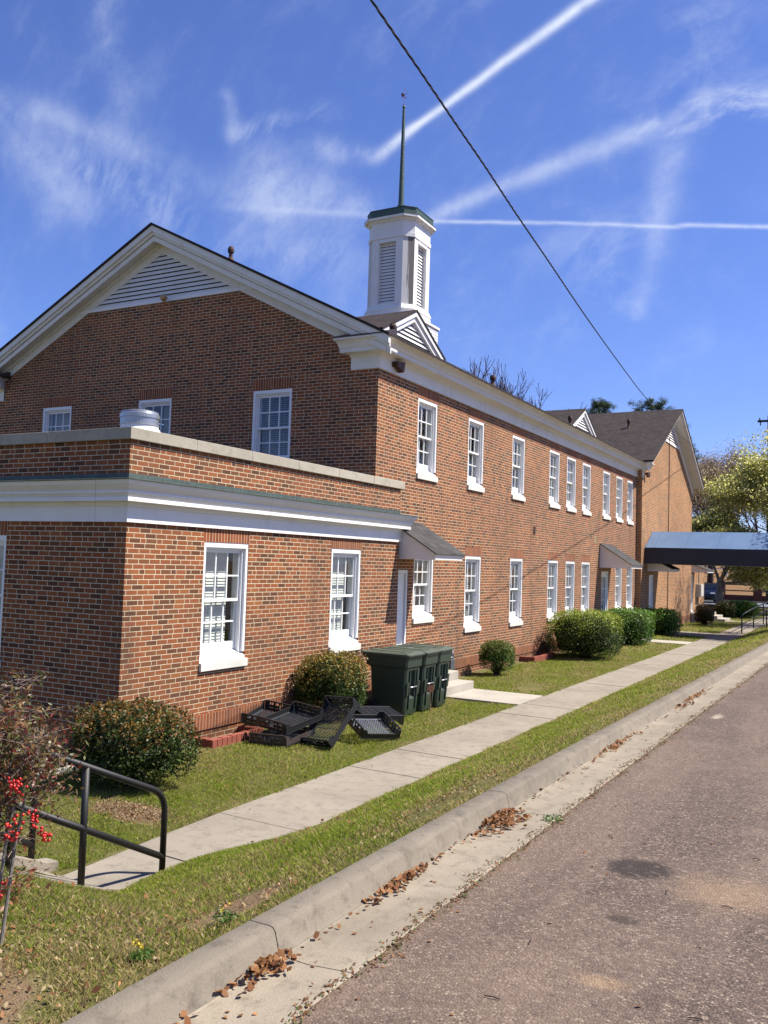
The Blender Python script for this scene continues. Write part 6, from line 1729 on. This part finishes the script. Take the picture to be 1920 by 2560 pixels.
warp_b = vm('MULTIPLY', vm('SUBTRACT', nz(3.0, Dn, 5, 0.6, True), (0.5, 0.5, 0.5)), (0.16,)*3)
D_s = vm('ADD', Dn, vm('MULTIPLY', warp_s, (0.22,)*3)); D_m = vm('ADD', Dn, warp_s); D_b = vm('ADD', vm('ADD', Dn, warp_b), warp_s)
def stroke(p, q, w0, w1, amp, D, fade0=0.05, fade1=0.05, nzs=None, nlo=0.3, nhi=0.7):
    a = dirof(*p); b = dirof(*q); N_ = a.cross(b).normalized(); T = (b - a).normalized()
    sa, sb = a.dot(T), b.dot(T)
    ac = vm('DOT_PRODUCT', D, tuple(N_)); al = mt('DIVIDE', mt('SUBTRACT', vm('DOT_PRODUCT', D, tuple(T)), sa), sb-sa)
    w = mt('ADD', mt('MULTIPLY', al, (w1-w0)/f_px), w0/f_px)
    g_ = mt('DIVIDE', ac, w); g_ = mt('POWER', 2.718, mt('MULTIPLY', mt('MULTIPLY', g_, g_), -1.0))
    m_ = mt('MULTIPLY', mt('MULTIPLY', g_, mr(al, -fade0, fade0, 0, 1)), mr(al, 1-fade1, 1+fade1, 1, 0))
    m_ = mt('MULTIPLY', m_, amp)
    if nzs: m_ = mt('MULTIPLY', m_, mr(nzs, nlo + (0.08 if nzs is not puff else 0), nhi, 0.0 if nzs is not puff else 0.25, 1.15))
    return m_
st_map = n_.new('ShaderNodeMapping'); st_map.vector_type = 'TEXTURE' if False else 'POINT'
l_.new(D_m, st_map.inputs['Vector']); st_map.inputs['Rotation'].default_value = (0.3, 0.2, 0.9); st_map.inputs['Scale'].default_value = (4.0, 17.0, 6.0)
fib = nz(2.0, st_map.outputs[0], 8, 0.66, False, 0.25)
puff = nz(26, D_s, 6, 0.65)
sm = mt('ADD', mt('MULTIPLY', nz(7, D_b, 8, 0.68), 0.6), mt('MULTIPLY', fib, 0.4))
strokes = [
 stroke((1515, -30), (1000, 345), 12, 8, 0.85, D_s, 0.02, 0.10, puff, 0.05, 0.55),
 stroke((1040, 315), (935, 400), 11, 13, 0.60, D_s, 0.15, 0.2, puff, 0.2, 0.6),
 stroke((960, 395), (770, 360), 18, 26, 0.50, D_m, 0.1, 0.25, sm, 0.25, 0.65),
 stroke((1070, 551), (1700, 566), 4.5, 4.5, 0.5, D_s, 0.04, 0.04, puff, 0.15, 0.6),
 stroke((1700, 561), (1990, 568), 4.5, 4.5, 0.55, D_s, 0.08, 0.1, puff, 0.1, 0.6),
 stroke((620, 520), (1070, 546), 9, 8, 0.25, D_s, 0.3, 0.1),
 stroke((1060, 545), (1780, 262), 16, 24, 0.42, D_m, 0.1, 0.15, sm, 0.12, 0.62),
 stroke((1600, 330), (1990, 225), 30, 40, 0.55, D_m, 0.2, 0.1, fib, 0.3, 0.62),
 stroke((1580, 800), (1700, 350), 18, 45, 0.42, D_m, 0.04, 0.15, sm, 0.2, 0.7),
 stroke((1560, 780), (1480, 560), 30, 110, 0.22, D_m, 0.15, 0.3, fib, 0.3, 0.65),
 stroke((1720, 330), (1860, -60), 70, 110, 0.30, D_b, 0.2, 0.1, sm, 0.3, 0.68),
 stroke((0, 250), (200, 560), 50, 65, 0.34, D_m, 0.2, 0.15, sm, 0.22, 0.66),
 stroke((20, 250), (480, 440), 22, 50, 0.30, D_m, 0.15, 0.3, sm, 0.2, 0.64),
 stroke((180, 350), (500, 560), 50, 80, 0.28, D_b, 0.2, 0.2, fib, 0.3, 0.65),
 stroke((570, 215), (585, 330), 14, 22, 0.42, D_m, 0.2, 0.2, sm, 0.2, 0.7),
 stroke((580, 335), (810, 280), 16, 24, 0.34, D_m, 0.15, 0.3, fib, 0.25, 0.65),
 stroke((620, 350), (760, 520), 60, 100, 0.36, D_m, 0.2, 0.2, sm, 0.22, 0.66),
 stroke((560, 500), (930, 520), 60, 50, 0.34, D_m, 0.25, 0.2, sm, 0.25, 0.62),
 stroke((560, 620), (880, 640), 50, 50, 0.22, D_m, 0.3, 0.3, fib, 0.25, 0.62),
 stroke((250, -50), (310, 300), 30, 40, 0.20, D_m, 0.2, 0.3, sm, 0.3, 0.7),
]
acc = strokes[0]
for s_ in strokes[1:]: acc = mt('SUBTRACT', mt('ADD', acc, s_), mt('MULTIPLY', acc, s_))
veil = mt('MULTIPLY', mr(sm, 0.42, 0.8, 0, 1), mr(fib, 0.35, 0.7, 0.05, 0.22))
acc = mt('SUBTRACT', mt('ADD', acc, veil), mt('MULTIPLY', acc, veil))
acc = mt('MULTIPLY', acc, mr(nz(40, Dn, 4, 0.7), 0.2, 0.8, 0.78, 1.0), clamp=True)
tint = n_.new('ShaderNodeMix'); tint.data_type = 'RGBA'; tint.blend_type = 'MULTIPLY'; tint.inputs[0].default_value = 1.0
l_.new(sky.outputs[0], tint.inputs[6]); tint.inputs[7].default_value = (*SKY_TINT, 1)
cm = n_.new('ShaderNodeMix'); cm.data_type = 'RGBA'; l_.new(acc, cm.inputs[0]); l_.new(tint.outputs[2], cm.inputs[6]); cm.inputs[7].default_value = (*CLOUD, 1)
l_.new(cm.outputs[2], bg.inputs['Color']); bg.inputs['Strength'].default_value = SKY_S

S.render.engine = 'CYCLES'
S.view_settings.view_transform = 'Standard'; S.view_settings.look = 'None'; S.view_settings.exposure = EXPO; S.view_settings.gamma = 1.0
S.cycles.use_adaptive_sampling = True
S.cycles.max_bounces = 8; S.cycles.transparent_max_bounces = 24; S.cycles.diffuse_bounces = 4
